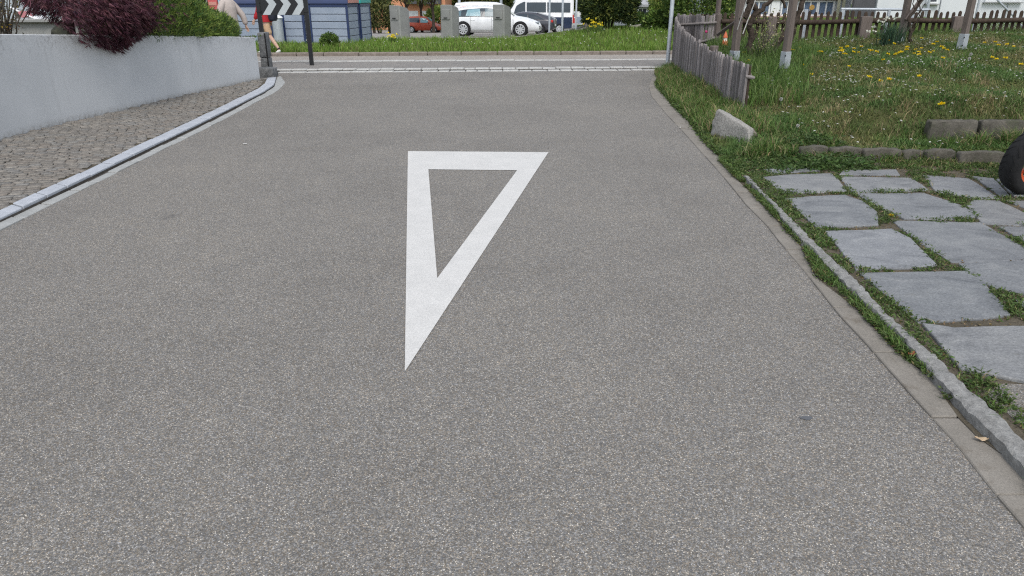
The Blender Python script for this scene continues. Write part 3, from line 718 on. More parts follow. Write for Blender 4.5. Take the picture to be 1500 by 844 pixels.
LONG = [(.085, .155, .034), (.115, .2, .045), (.07, .125, .032), (.15, .21, .065)]
fence_base = [onG(1086, 163), onG(1062, 148), onG(1032, 132), onG(1005, 115), onG(990, 103), onG(984, 94)]
FB = [(p.x, p.y) for p in fence_base]
xf = poly_interp(FB)
vg = [(float(x_out(y))+.03, y) for y in np.linspace(7.3, 14.2, 12)]+[(2.95, 15.3), (3.35, 16.2)]+[(float(xf(y))+.0, y) for y in np.linspace(16.2, 9.0, 10)]+[(2.85, 7.6)]
nostone = lambda b: b
long_ = [tufts(vg, 15000, .06, .22, zgard, cols=LONG+STRAW[:1], seed=2.)]
bf = [(float(xf(y))+.05, y) for y in np.linspace(9.4, 16.2, 10)]+[(6., 16.2), (6., 14.), (4.75, 12), (4.3, 10.6), (3.7, 9.2)]
long_.append(tufts(bf, 9000, .1, .3, zgard, cols=LONG, seed=4.))
le = [(2.75, 6.95), (3.2, 7.0), (3.35, 7.4), (2.8, 7.4)]
long_.append(tufts(le, 1300, .04, .15, zgard, cols=LONG+STRAW[:1], seed=6., clump=.2))
for (u0, u1, vb, nn, h0, h1) in ((1195, 1470, 240, 900, .03, .12), (1215, 1500, 222, 800, .02, .08), (1360, 1510, 216, 420, .03, .13), (1340, 1520, 178, 1300, .03, .11), (1428, 1440, 214, 160, .15, .26), (1468, 1500, 214, 260, .15, .3), (1175, 1235, 238, 500, .06, .2)):
    us = RNG.uniform(u0, u1, nn); pts = np.array([tuple(onG(u, vb+RNG.normal(0, 1.5))) for u in us]); kk2 = vnoise(pts, 3.7, u0*.1)+RNG.uniform(-.5, .5, nn) > -.25; pts = pts[kk2]
    long_.append(blades(pts-[0, 0, .005], RNG.uniform(h0, h1, len(pts)), RNG.uniform(.005, .01, len(pts)), RNG.uniform(.3, 1.3, len(pts)), mixc(LONG+STRAW, len(pts))))
back = [(4., qline(15.6, 4)), (18, qline(15.6, 18)), (18, qline(16.3, 18)), (4., qline(16.3, 4))]
long_.append(tufts(back, 5000, .05, .16, zgard, cols=LONG, seed=8.))
for k in range(170):                                         # rank clumps in the lawn
    yk = 7.4+random.random()**1.2*8.3; xk = random.uniform(3.0 if yk < 9 else .32*yk, .85*yk); nn = random.randint(25, 70); pc = np.stack([RNG.normal(xk, .09, nn), RNG.normal(yk, .09, nn), np.zeros(nn)], 1); pc[:, 2] = zgard(pc[:, 0], pc[:, 1])-.004
    long_.append(blades(pc, RNG.uniform(.05, .16 if k % 5 else .24, nn), RNG.uniform(.005, .009, nn), RNG.uniform(.2, 1., nn), mixc(STRAW if k % 4 == 0 else LONG, nn)))
for (u, v, nn, h) in ((1120, 226, 260, .26), (1150, 232, 220, .2), (1105, 232, 160, .2), (1282, 236, 150, .17), (1300, 240, 120, .15), (1345, 236, 170, .2), (1390, 216, 90, .22), (1432, 214, 90, .24), (1478, 214, 130, .26), (1200, 240, 130, .13), (1245, 240, 90, .12)):
    c = onG(u, v); pc = np.stack([RNG.normal(c.x, .07, nn), RNG.normal(c.y, .05, nn), np.zeros(nn)], 1); pc[:, 2] = np.maximum(zgard(pc[:, 0], pc[:, 1]), .03)-.004
    long_.append(blades(pc, RNG.uniform(h*.4, h, nn), RNG.uniform(.006, .011, nn), RNG.uniform(.2, 1.1, nn), mixc(LONG+STRAW[:1], nn)))
stuff('long_grass', long_, M['leaf'], 'longer green grass along the grey paling fence and lawn edge', 'grass')
# far verge across the street
n = 70000; P = np.stack([RNG.uniform(-12.5, 16, n), 20.8+RNG.uniform(0, 1, n)**1.4*9.5, np.zeros(n)], 1)
k = (yy(P[:, 0], P[:, 1]) > 20.8) & ~lotmask(P[:, 0], P[:, 1]); P = P[k]; P[:, 2] = zfar(P[:, 0], P[:, 1])-.01; n = len(P)
nz = vnoise(P, .8, 1.); n2 = vnoise(P, 2.5, 4.)
edge = sstep(20.8, 21.6, yy(P[:, 0], P[:, 1]))
H = np.clip((.05+.2*edge)*(.8+.6*nz+.5*n2)*RNG.uniform(.5, 1.2, n)*(1-.72*sstep(4.6, 6., P[:, 0])), .03, .42)
vc = mixc([(.15, .26, .04), (.19, .3, .05), (.12, .21, .035), (.22, .29, .08)], n); st = RNG.uniform(0, 1, n) < np.clip(.06-.35*nz, .02, .4); vc[st] = mixc([(.2, .19, .09)], st.sum())
stuff('verge_grass', [blades(P, H, RNG.uniform(.012, .026, n), RNG.uniform(.1, .6, n), vc)], M['leaf'], 'tall fresh green grass on the verge across the street', 'grass')
# weeds in the joints of the terrace and along the kerb
def leaves_at(P, n, r, h, l, w, cols):
    i = RNG.integers(0, len(P), n); Q = P[i]+np.concatenate([RNG.normal(0, r, (n, 2)), RNG.uniform(0, 1, (n, 1))**1.5*h[i][:, None] if hasattr(h, '__len__') else RNG.uniform(0, h, (n, 1))], 1)
    D = rdir(n, -.1, .75)
    return cards(Q, D, RNG.uniform(*l, n), RNG.uniform(*w, n), mixc(cols, n, .25, .1), fold=.3)
WG = [(.075, .125, .033), (.1, .16, .042), (.065, .105, .034), (.13, .175, .06)]
n = 60000; P = np.stack([RNG.uniform(1.6, 5.6, n), RNG.uniform(1.5, 6.95, n), np.full(n, .039)], 1)
k = (P[:, 0] > x_kr(np.minimum(P[:, 1], 6.3))-.005)
k &= P[:, 0] < .9+P[:, 1]*.8
for pl in SL:
    c = np.mean(pl, 0); q = [tuple(c+(np.array(p)-c)*.985) for p in pl]; k &= ~inpoly(P[:, 0], P[:, 1], q)
P = P[k]
gx, gy = G(1560, 590, .04)
P = P[~((P[:, 0] > 1.97) & (P[:, 1] < 2.58))]
near_kerb = P[:, 0]-x_kr(np.minimum(P[:, 1], 6.3)) < .13
nz = vnoise(P, 4.2, 2.)+.6*vnoise(P, 11., 7.)
back_ = sstep(6.2, 6.75, P[:, 1])
dens = np.clip(nz*1.7+.42+.6*near_kerb+.3*back_, 0, 1)
Pw = P[RNG.uniform(0, 1, len(P)) < dens]
hh = .01+.035*np.clip(vnoise(Pw, 3., 12.)+.2, 0, 1)
weeds = [leaves_at(Pw, 52000, .01, hh, (.01, .028), (.005, .011), WG)]
# dry moss and debris
Pm = P[RNG.uniform(0, 1, len(P)) < .5]
weeds.append(leaves_at(Pm, 9000, .012, .008, (.006, .02), (.004, .01), [(.26, .19, .09), (.2, .14, .07), (.16, .13, .06), (.3, .23, .13)]))
# strip between gutter and kerb
n = 9000; ysr = RNG.uniform(1.7, 6.9, n); f = RNG.uniform(0, 1, n)
P2 = np.stack([x_out(ysr)*(1-f)+(x_kl(np.minimum(ysr, 6.3))+.0)*f, ysr, np.full(n, .014)], 1)
nz = vnoise(P2, 2.6, 5.)+.5*vnoise(P2, 8., 1.); P2 = P2[RNG.uniform(0, 1, n) < np.clip(nz*2.0+.5+.2*sstep(2.6, 3.6, P2[:, 1])-.3*sstep(2.9, 2.0, P2[:, 1]), 0, 1)]
weeds.append(leaves_at(P2, 11000, .012, .02, (.01, .026), (.004, .01), WG+[(.2, .17, .08)]))
i = RNG.integers(0, len(P2), 3500); weeds.append(blades(P2[i], RNG.uniform(.02, .07, 3500), .005, RNG.uniform(.4, 1.3, 3500), mixc(LONG, 3500)))
i = RNG.integers(0, len(Pw), 4000); weeds.append(blades(Pw[i], RNG.uniform(.015, .06, 4000), .005, RNG.uniform(.4, 1.3, 4000), mixc(LONG+STRAW[:1], 4000)))
# verge foot along the upper gutter and around the leaning stone
n = 2600; ysr = RNG.uniform(6.2, 13.8, n); P3 = np.stack([x_out(ysr)+np.abs(RNG.normal(0, .05, n)), ysr, np.full(n, .012)], 1)
weeds.append(leaves_at(P3, 7000, .02, .04, (.02, .05), (.01, .02), WG))
n = 1400; P4 = np.stack([RNG.uniform(2.1, 3.3, n), RNG.uniform(6.3, 7.35, n), np.zeros(n)], 1); P4[:, 2] = zgard(P4[:, 0], P4[:, 1])
k = P4[:, 0] > x_out(P4[:, 1])-.02; P4 = P4[k]; P4 = P4[~((P4[:, 1] > 7.0) & (P4[:, 0] < 2.75) & (RNG.uniform(0, 1, len(P4)) < .75))]
weeds.append(leaves_at(P4, 6500, .03, .02+.08*sstep(2.35, 2.8, P4[:, 0]), (.025, .06), (.01, .02), [(.06, .11, .03), (.08, .14, .038), (.055, .095, .03)]))
n = 900; P5 = np.stack([RNG.uniform(3.1, 5.2, n), 6.93+RNG.normal(0, .09, n), np.full(n, .035)], 1)
weeds.append(leaves_at(P5, 8000, .03, .07, (.02, .05), (.01, .02), WG+[(.14, .16, .04)]))
stuff('joint_weeds', weeds, M['leaf'], 'small green weeds filling the slab joints and the kerb edge', 'weeds')
# daisies
n = 5200; P = np.stack([RNG.uniform(2.5, 14, n), RNG.uniform(7.2, 16.2, n), np.zeros(n)], 1)
nz = vnoise(P, .7, 21.)+.9*vnoise(P, 2.2, 3.); P = P[(nz > RNG.uniform(-.35, .55, n)) & (P[:, 0] < 1.5+P[:, 1]*.8) & (P[:, 0] > x_out(P[:, 1])+1.)]
P[:, 2] = zgard(P[:, 0], P[:, 1])+RNG.uniform(.04, .075, len(P)); n = len(P)
parts = []
for j in range(4):
    a = j*math.pi/4+RNG.uniform(0, .5, n); D = np.stack([np.cos(a), np.sin(a), RNG.uniform(-.2, .35, n)], 1); Ls = RNG.uniform(.02, .042, n)
    parts.append(cards(P-unit(D)*Ls[:, None]*.5, D, Ls, .019, np.tile([[.75, .75, .72]], (n, 1)), S=np.cross(D, [0, 0, 1.])))
n2_ = n; parts.append(blades(P-[0, 0, .045], .043, .003, .1, mixc(GREENS, n)))
stuff('lawn_daisies', parts, M['petal'], 'tiny white daisies scattered over the right lawn', 'daisies')
n = 130; P = np.stack([RNG.uniform(-9, 6, n), RNG.uniform(21., 27, n), np.zeros(n)], 1); P = P[(yy(P[:, 0], P[:, 1]) > 20.9)]; n = len(P); P[:, 2] = zfar(P[:, 0], P[:, 1])+RNG.uniform(.1, .3, n)
parts = []
for j in range(4):
    D = rdir(n, -.3, .6); Ls = RNG.uniform(.03, .06, n); parts.append(cards(P-unit(D)*Ls[:, None]*.5, D, Ls, .03, np.tile([[.72, .72, .68]], (n, 1))))
stuff('verge_flowers', parts, M['petal'], 'scattered white blossoms in the far verge grass', 'flowers')
# ================================================================== RIGHT GARDEN
def paling_fence():
    root = thing('paling_fence', 'weathered silver grey paling fence curving round the garden corner beside the road', 'fence', (FB[-1][0], FB[-1][1], .1))
    top_v = [95, 84, 70, 52, 37, 24]
    A = [(x, y, ZV(y, v)) for (x, y), v in zip(FB, top_v)]
    x0, y0 = FB[-1]
    A2 = [(x0+.08, y0+.12, ZV(y0, 21)), (x0+.45, qline(16.05, x0+.45), ZV(16.2, 22)), (x0+.75, qline(16.05, x0+.75), ZV(16.2, 23))]
    for run, path in (('front', A), ('back', A2)):
        b = MB(); pts = resample(path, .079); tones = []
        for i, (x, y, zt) in enumerate(pts[:-1] if run == 'front' else pts):
            dx, dy = pts[min(i+1, len(pts)-1)][:2]-pts[max(i-1, 0)][:2]; a = math.atan2(dy, dx)
            wdt = random.uniform(.03, .039); th = random.uniform(.014, .026); zt += random.uniform(-.04, .022); n0_ = len(b.v)
            zb = float(zgard(x, y))-.04; lx, ly = random.uniform(-.012, .012), random.uniform(-.006, .006)
            rings = []
            for z, k in ((zb, 1.), (zb+(zt-zb)*.5, random.uniform(.92, 1.05)), (zt-.05, random.uniform(.88, 1.)), (zt-.012, .92), (zt, .72)):
                f = (z-zb)/(zt-zb); ring = []
                for px, py in ((-1, -.7), (-.5, -1), (.5, -1), (1, -.7), (.9, .8), (-.9, .8)):
                    u_, v_ = px*wdt*k, py*th*k
                    ring.append((x+lx*f+u_*math.cos(a)-v_*math.sin(a), y+ly*f+u_*math.sin(a)+v_*math.cos(a), z))
                rings.append(ring)
            b.loft(rings); tk = random.uniform(.5, 1.25); tones += [(.27*tk, .252*tk, .25*tk)]*(len(b.v)-n0_)
        po = b.build('palings', M['paling'], root, smooth=40); at_ = po.data.color_attributes.new('Col', 'FLOAT_COLOR', 'POINT'); at_.data.foreach_set('color', np.concatenate([np.array(tones), np.ones((len(tones), 1))], 1).ravel().astype(np.float32))
        for h in (.3, .78):
            off = (.055, .02) if run == 'front' else (.0, -.05)
            q = [(x+off[0], y+off[1], float(zgard(x, y))*(1-h)+z*h) for x, y, z in path]
            MB().tube(q, .028, 8).build('rail', M['wood_gray'], root, smooth=60)
    x, y, z = A[0]; MB().tube([(x+.0, y-.02, z-.14), (x+.06, y-.05, z-.15), (x+.1, y-.06, z-.155)], [.022, .026, .016], 7).build('rail_stub', M['wood_gray'], root, smooth=50)
    MB().box((x+.035, y-.012, z*.5), (.035, .04, z-.02), .5).build('post', M['wood_brown'], root, bevel=.006)
    for (x, y, z), s in ((A[2], .05), (A2[-1], .065)):
        x += .085 if s == .05 else 0.; zz = float(zgard(x, y))
        MB().box((x, y, (z+.03+zz-.1)/2), (s*2, s*2, z+.03-zz+.1), .5).build('post', M['wood_post'], root, bevel=.01)
    return root
paling_fence()

PX0, PX1 = 4.62, 14.5
def picket_fence():
    root = thing('picket_fence', 'dark brown picket fence with round log rail along the top of the lawn', 'fence', (7., qline(16.05, 7), .5))
    b = MB(); x = PX0; k = 0
    while x < PX1:
        y = qline(16.07, x); zb = max(.42, float(zgard(x, y))-.06); zt = 1.2+random.uniform(-.02, .035)+.004*(x-8)
        if random.random() < .03: zt -= .06
        w_ = random.uniform(.032, .038); ln = random.uniform(-.012, .012)
        prof = [(-w_, 0), (w_, 0), (w_, 1), (w_*.75, 1.035), (0, 1.06), (-w_*.75, 1.035), (-w_, 1)]
        rings = []
        for yo in (-.011, .011): rings.append([(x+px+ln*min(pz, 1), y+yo, zb+(zt-zb-.05)*min(pz, 1)+(pz-1)*.8*(pz > 1)) for px, pz in prof])
        b.loft(rings); x += .143+random.uniform(-.008, .008)
    b.build('pickets', M['wood_brown'], root, bevel=.004)
    t = [(x, qline(16.0, x), 1.0+.015*math.sin(x*1.7)+.004*(x-8)) for x in np.arange(PX0-.1, PX1, .35)]
    MB().tube(t, [.052+.006*math.sin(p[0]*5.1) for p in t], 10).build('top_rail', M['wood_brown'], root, smooth=70)
    t = [(x, qline(16.03, x), max(.52, float(zgard(x, 16.))-.02)) for x in np.arange(PX0-.1, PX1, .35)]
    MB().tube(t, .04, 8).build('bottom_rail', M['wood_brown'], root, smooth=70)
    for x, w_ in ((5.62, .09), (7.72, .125), (9.82, .125), (11.9, .12), (14., .12)):
        y = qline(15.92, x); zb = float(zgard(x, y))-.1
        MB().box((x, y, (zb+1.1)/2), (w_*2, .1, 1.1-zb), .07).build('post', M['wood_post'], root, bevel=.015, seg=2)
picket_fence()

def pergola():
    bases = [onG(1047, 63), onG(1076, 81), onG(1147, 111), onG(1318, 63), onG(1408, 71)]
    root = thing('pergola', 'weathered square timber pergola posts in galvanised shoes on the lawn', 'pergola', tuple(bases[2]))
    hs = [.044, .055, .05, .053, .05]
    sinks = [.22, .14, 0., .26, .1]
    for p, s, sk in zip(bases, hs, sinks):
        p = p-Vector((0, 0, sk))
        pst = MB().box((p.x, p.y, p.z+.2+1.1), (s*2, s*2, 2.2), .45).build('post', M['wood_post'], root, bevel=.012, seg=2)
        sh = MB(); sh.box((p.x, p.y, p.z+.24), (s*2+.016, s*2+.016, .26), .45)
        sh.box((p.x, p.y, p.z+.02), (s*1.3, s*1.3, .24), .45)
        so_ = sh.build('post_shoe', M['galv'], root, bevel=.004)
        for dz in (.18, .31): MB().lathe([(0, 0), (.012, .0), (.012, .012), (0, .013)], (p.x-.03, p.y-s*1.25, p.z+dz), 8, M=Matrix.Rotation(R(90), 3, 'X')).build('bolt', M['plastic_dark'], so_)
    P1, P2, P3, P4, P5 = bases
    def bar(name, a, c, s): MB().tube([a, c], s, 4).build(name, M['wood_post'], root, bevel=.006)
    z = 2.45
    for a, c in ((P1, P4), (P3, P5), (P1, P2), (P2, P3), (P4, P5)):
        bar('beam', Vector((a.x, a.y, z)), Vector((c.x, c.y, z+.004)), .075); z += .02
    a = Vector((P4.x-.02, P4.y-.11, P4.z+.42)); bar('brace', a, a+Vector((.82, -.03, 1.46)), .05)
    a = AT(1051, 51, P2.y+.7); bar('brace', a, AT(1086, 26, P2.y-.08), .035)
    for a, c in ((AT(1080, 44, P2.y-.1), AT(1101, -24, P2.y-.3)), (AT(1088, 50, P2.y-.2), AT(1118, -30, P2.y+.2))):
        MB().tube([a, c], .008, 6).build('cable', M['granite_white'], root)
pergola()

def vine(name, label, pts, rad, branches):
    root = thing(name, label, 'vine', tuple(pts[0]))
    def path(p):
        q = resample([tuple(a) for a in p], .06); q[1:-1] += RNG.normal(0, .012, q[1:-1].shape); return q
    q = path(pts); MB().tube(q, np.interp(np.linspace(0, 1, len(q)), np.linspace(0, 1, len(rad)), rad)*(1+RNG.uniform(-.18, .25, len(q))), 9).build('trunk', M['bark'], root, smooth=60)
    for br, r0, r1 in branches:
        q = path(br); MB().tube(q, np.linspace(r0, r1, len(q))*(1+RNG.uniform(-.12, .18, len(q))), 7).build('branch', M['bark'], root, smooth=60)
    return root
A = lambda u, v: AT(u, v, yv)
gb = onG(1099, 88); yv = gb.y
vine('gnarled_vine', 'thick gnarled dark vine climbing the pergola post nearest the paling fence', [gb-Vector((0, 0, .08)), A(1098, 66), A(1103, 50), A(1097, 38), A(1104, 24), A(1108, 14), A(1100, 2), A(1096, -20), A(1102, -60), A(1100, -110), A(1108, -165)], [.062, .05, .056, .045, .045, .042, .038, .034, .03, .026, .02],
     [([A(1104, 24), A(1115, 16), A(1128, 2), A(1145, -20)], .045, .03), ([A(1100, 4), A(1088, -4), A(1082, -25)], .04, .025), ([A(1090, 26), A(1097, 10), A(1103, -8)], .06, .05)])
gb = onG(1129, 84); yv = gb.y
vine('gnarled_vine', 'gnarled dark vine crossing behind the bolted pergola post', [gb-Vector((0, 0, .08)), A(1134, 74), A(1143, 60), A(1153, 48), A(1162, 36), A(1169, 24), A(1174, 8), A(1176, -12), A(1172, -50), A(1178, -100), A(1174, -150)], [.045, .042, .045, .045, .05, .046, .042, .038, .034],
     [([A(1162, 38), A(1163, 50), A(1156, 62)], .045, .04), ([A(1150, 12), A(1146, 0), A(1138, -18)], .025, .02)])
gb = onG(1332, 66); yv = gb.y
vine('climbing_stem', 'thin twining stem beside the braced pergola post', [gb-Vector((0, 0, .05)), A(1334, 45), A(1330, 30), A(1340, 16), A(1350, 0), A(1346, -30)], [.035, .03, .028, .022, .02, .015],
     [([A(1332, 40), A(1345, 28), A(1348, 10), A(1341, -5)], .012, .008), ([A(1336, 30), A(1346, 22), A(1356, 5)], .01, .006), ([A(1334, 52), A(1342, 40), A(1346, 24)], .01, .007), ([A(1340, 14), A(1336, 5), A(1344, -8)], .01, .006)])

# budding shrub between the posts
def bud_shrub():
    p = onG(1118, 84); root = thing('budding_shrub', 'low twiggy shrub with pale yellow green buds between pergola posts', 'shrub', tuple(p))
    tw = MB(); tips = []
    for i in range(26):
        a = random.uniform(0, 6.28); l = random.uniform(.35, .85); r_ = random.uniform(.1, .5); q = [p+Vector((random.uniform(-.12, .12), random.uniform(-.1, .1), -.02))]
        for t in (.35, .7, 1.): q.append(q[0]+Vector((math.cos(a)*r_*t+random.uniform(-.04, .04), math.sin(a)*r_*t*.6, l*t))); tips.append(q[-1])
        tw.tube(q, [.008, .006, .005, .003], 5)
    tw.build('twigs', M['bark_gray'], root)
    T = np.array([tuple(t) for t in tips]); n = 900; i = RNG.integers(0, len(T), n)
    Q = T[i]+RNG.normal(0, .045, (n, 3))
    plant('leaves', cards(Q, rdir(n, -.5, .9), RNG.uniform(.018, .04, n), RNG.uniform(.012, .024, n), mixc([(.35, .36, .15), (.42, .4, .22), (.2, .24, .07), (.5, .45, .32)], n)), M['leaf'], root)
bud_shrub()
# narcissus clump and tulips
def narcissus():
    p = onG(1303, 66); root = thing('narcissus_clump', 'clump of white narcissus in flower before the picket fence', 'flowers', tuple(p))
    n = 260; P = np.array([tuple(p)]*n)+RNG.normal(0, .07, (n, 3))*[1.4, 1, 0]
    plant('leaves', blades(P, RNG.uniform(.25, .5, n), .014, RNG.uniform(.15, .6, n), mixc([(.05, .1, .06), (.07, .12, .07)], n)), M['leaf'], root)
    b = MB(); heads = [(1288, 31), (1296, 28), (1291, 37), (1312, 27), (1301, 26), (1280, 39), (1272, 46), (1281, 46), (1294, 33)]
    Q = []
    for u, v in heads:
        h = AT(u, v, p.y-.03+random.uniform(-.1, .1)); b.tube([p+Vector((random.uniform(-.05, .05), 0, 0)), (p+h)/2+Vector((0, 0, .08)), h], .005, 5); Q.append(tuple(h))
    b.build('stems', plain('stem_green', (.06, .12, .05), .6), root)
    Q = np.repeat(np.array(Q), 7, 0); n = len(Q)
    C_ = rdir(n, -.6, .7)
    for j in range(0, n, 7): plant('flower_head', cards(Q[j:j+7], C_[j:j+7], .05, .034, np.tile([[.74, .74, .64]], (7, 1))), M['petal'], root)
narcissus()
stem_mat = plain('tulip_stem_green', (.06, .12, .05), .6)
def tulip(u, vb, v, label):
    p = onG(u, vb); h = AT(u, v, p.y); root = thing('tulip', label, 'flower', tuple(p), group='pink tulips')
    MB().tube([p-Vector((0, 0, .02)), (p+h)/2+Vector((.01, 0, 0)), h], .006, 6).build('stem', stem_mat, root)
    b = MB()
    for k in range(6):
        a = k*math.pi/3; c = Vector((math.cos(a), math.sin(a), 0)); s = Vector((-c.y, c.x, 0))
        rings = [[h+c*r-s*w_+Vector((0, 0, z)), h+c*(r+.006)+Vector((0, 0, z)), h+c*r+s*w_+Vector((0, 0, z)), h+c*(r-.003)+Vector((0, 0, z))] for r, w_, z in ((.006, .008, 0), (.026, .02, .02), (.028, .018, .045), (.018, .004, .068))]
        b.loft(rings)
    b.build('bloom', M_tulip, root, smooth=80)
    n = 5; plant('leaves', blades(np.array([tuple(p)]*n), RNG.uniform(.15, .25, n), .03, .4, mixc([(.06, .12, .06)], n)), M['leaf'], root)
M_tulip = plain('tulip_pink', (.52, .04, .19), .5)
tulip(1086, 130, 106, 'pink tulip by the near end of the grey paling fence')
tulip(1034, 62, 49, 'pink tulip before the square post at the far fence corner')

# dandelions: one of each kind, then copies
M_dand = plain('dandelion_yellow', (.78, .56, .015), .7)
def flower_thing(name, label, cat, group, h, head):
    root = thing(name, label, cat, (0, 0, 0), group=group)
    MB().tube([(0, 0, -.03), (.006, 0, h*.5), (0, .004, h)], .0028, 5).build('stem', stem_mat, root, local=True)
    head(root, h); return root
def dand(root, h):
    n = 60; a = RNG.uniform(0, 6.28, n); el = RNG.uniform(-.15, 1., n); D = np.stack([np.cos(a), np.sin(a), el*.8], 1)
    P = np.tile([[0, 0, h]], (n, 1)); L_ = RNG.uniform(.024, .036, n)
    plant('flower_head', cards(P, D, L_, .012, mixc([(.85, .68, .015), (.8, .6, .012), (.86, .72, .05)], n, .08, .03)), M['petal'], root, local=True)
def clock(root, h):
    n = 130; D = rdir(n); P = np.tile([[0, 0, h]], (n, 1))
    plant('seed_head', cards(P, D, .03, .01, np.tile([[.55, .55, .52]], (n, 1))), M['petal'], root, local=True)
T6 = lambda x, y: (1200+x/4.963, y/4.963)
T5 = lambda x, y: (960+x/5.343, y/5.343)
spots = [T6(*p) for p in ((490,305),(495,345),(575,338),(600,336),(430,295),(250,315),(205,345),(305,345),(385,360),(150,380),(180,400),(285,385),(235,390),(0,330),(30,365),(855,298),(885,315),(912,318),(640,330),(652,325),(635,375),(585,390),(545,405),(685,395),(725,415),(780,398),(922,378),(740,490),(210,490),(495,605),(435,610),(360,575),(900,715),(1450,490),(1195,310),(1270,315),(1380,275),(830,325),(5,385))]
spots += [T5(*p) for p in ((1078,355),(1128,382),(1080,408),(1165,460),(1230,515),(1320,390),(1280,410),(1445,410),(1475,430))]+[(1272, 115), (1381, 144), (1487, 57)]
spots += [(random.uniform(1085, 1495), 58+38*random.random()**1.3+ (8 if False else 0)) for _ in range(26)]
d0 = None
for u, v in spots:
    p = onG(u, v+5.5)
    if d0 is None: d0 = o = flower_thing('dandelion', 'yellow dandelion in bloom in the lawn', 'flower', 'dandelions in the lawn', .085, dand)
    else: o = copy_tree(d0)
    o.location = p; o.rotation_euler = (random.uniform(-.3, .2), random.uniform(-.25, .25), random.uniform(0, 6)); s = random.uniform(.85, 1.2); o.scale = (s, s, s)
d0 = None
for u, v in ((1248, 55), (1215, 80), (1143, 147), (1167, 188), (1420, 82), (1300, 93), (1418, 88)):
    p = onG(u, v+7)
    if d0 is None: d0 = o = flower_thing('dandelion_clock', 'white dandelion seed head in the lawn', 'seed head', 'dandelion clocks in the lawn', .11, clock)
    else: o = copy_tree(d0)
    o.location = p; s = random.uniform(.7, 1.); o.scale = (s, s, s)
p = G(1305, 316, .05)
o = flower_thing('weed_flower', 'small yellow flower growing in a joint of the slab terrace', 'flower', None, .03, dand); o.location = (p[0], p[1], .03); o.scale = (.7, .7, .7)

# garden gnome
def gnome():
    p = onG(1061, 69); root = thing('garden_gnome', 'orange and white ceramic garden gnome in the grass near the fence', 'garden gnome', tuple(p))
    x, y, z = p
    MB().lathe([(.0, -.02), (.065, -.02), (.07, .04), (.055, .1), (.04, .13), (0, .135)], (x, y, z), 14).build('coat', M['gnome_orange'], root, smooth=60)
    b = MB(); b.lathe([(0, .12), (.035, .125), (.042, .155), (.03, .185), (0, .19)], (x, y, z), 14); b.loft([[(x-.03, y-.035, z+.15), (x+.03, y-.035, z+.15), (x+.03, y-.015, z+.16), (x-.03, y-.015, z+.16)], [(x-.012, y-.06, z+.06), (x+.012, y-.06, z+.06), (x+.012, y-.045, z+.06), (x-.012, y-.045, z+.06)]])
    b.build('head', M['gnome_white'], root, smooth=50)
    MB().lathe([(0, .18), (.048, .178), (.04, .21), (.02, .26), (.0, .3)], (x, y, z), 14).build('cap', M['gnome_orange'], root, smooth=60)
    for dx in (-.02, .025): MB().box((x+dx, y-.05, z+.01), (.03, .06, .03)).build('boot', M['plastic_dark'], root, bevel=.006)
gnome()

# leaning stone and its neighbour
def rough_block(name, label, front, back, m, sub=3, amp=.012):
    me = bpy.data.meshes.new(name); n = len(front)
    bm = bmesh.new(); vs = [bm.verts.new(p) for p in front+back]
    bm.faces.new(vs[:n]); bm.faces.new(vs[n:][::-1])
    for i in range(n): bm.faces.new([vs[i], vs[n+i], vs[n+(i+1) % n], vs[(i+1) % n]])
    bmesh.ops.recalc_face_normals(bm, faces=bm.faces)
    bmesh.ops.bevel(bm, geom=bm.edges[:], offset=.012, segments=1, affect='EDGES')
    bmesh.ops.triangulate(bm, faces=bm.faces)
    for _ in range(sub): bmesh.ops.subdivide_edges(bm, edges=[e for e in bm.edges if e.calc_length() > .03], cuts=1)
    bmesh.ops.triangulate(bm, faces=bm.faces)
    bm.normal_update()
    for v in bm.verts: v.co += v.normal*(mnoise.noise(v.co*14)*amp+mnoise.noise(v.co*45)*amp*.5)
    bm.to_mesh(me); bm.free()
    return tag(link(name, me, m, smooth=50), label, 'stone')
ysn = lambda u: 8.15-(u-1039)/(1097-1039)*.62
fr = [AT(u, v, ysn(u)+dy) for u, v, dy in ((1050, 160, .1), (1097, 189, .08), (1098, 220, 0), (1081, 230, -.03), (1038, 212, .0), (1042, 183, .06))]
bk_ = [p+Vector((.1, .13, -.02)) for p in fr]
rough_block('granite_block', 'rough grey granite slab leaning at the roadside by the fence end', fr, bk_, M['granite_speckled'])
fr = [AT(u, v, 7.75) for u, v in ((1100, 188), (1116, 205), (1114, 222), (1098, 222))]
rough_block('field_stone', 'small brown stone half hidden behind the leaning granite slab', fr, [p+Vector((.05, .12, 0)) for p in fr], M['granite_brown'], 2)

# low edging stones along the terrace
labs_low = ['low edging stone nearest the leaning granite slab', 'second low edging stone from the leaning granite slab', 'long low edging stone at the middle of the lawn edge', 'short low edging stone right of the long one', 'low edging stone under the left upper block', 'low edging stone nearest the motorbike tyre']
for (u0, u1, vb, vt), lab in zip(((1172, 1213, 236, 215), (1216, 1262, 237, 217), (1264, 1320, 238, 218.5), (1323, 1352, 238, 221), (1355, 1400, 239, 220), (1405, 1470, 243, 223)), labs_low):
    a, c = G(u0, vb, .03), G(u1, vb, .03); y = a[1]; zt = ZV(y, vt); bw = .06
    fr = [Vector((a[0], a[1]-.005, .0)), Vector((c[0], c[1]+.01, .0)), Vector((c[0], c[1]+.02, zt-.01)), Vector(((a[0]+c[0])/2, y-.01, zt+.004)), Vector((a[0], a[1]+.01, zt-.012))]
    tag(rough_block('edging_stone', lab, fr, [p+Vector((0, .09, 0)) for p in fr], M['concrete_old'], 2, .01), group='edging stones of the lawn')
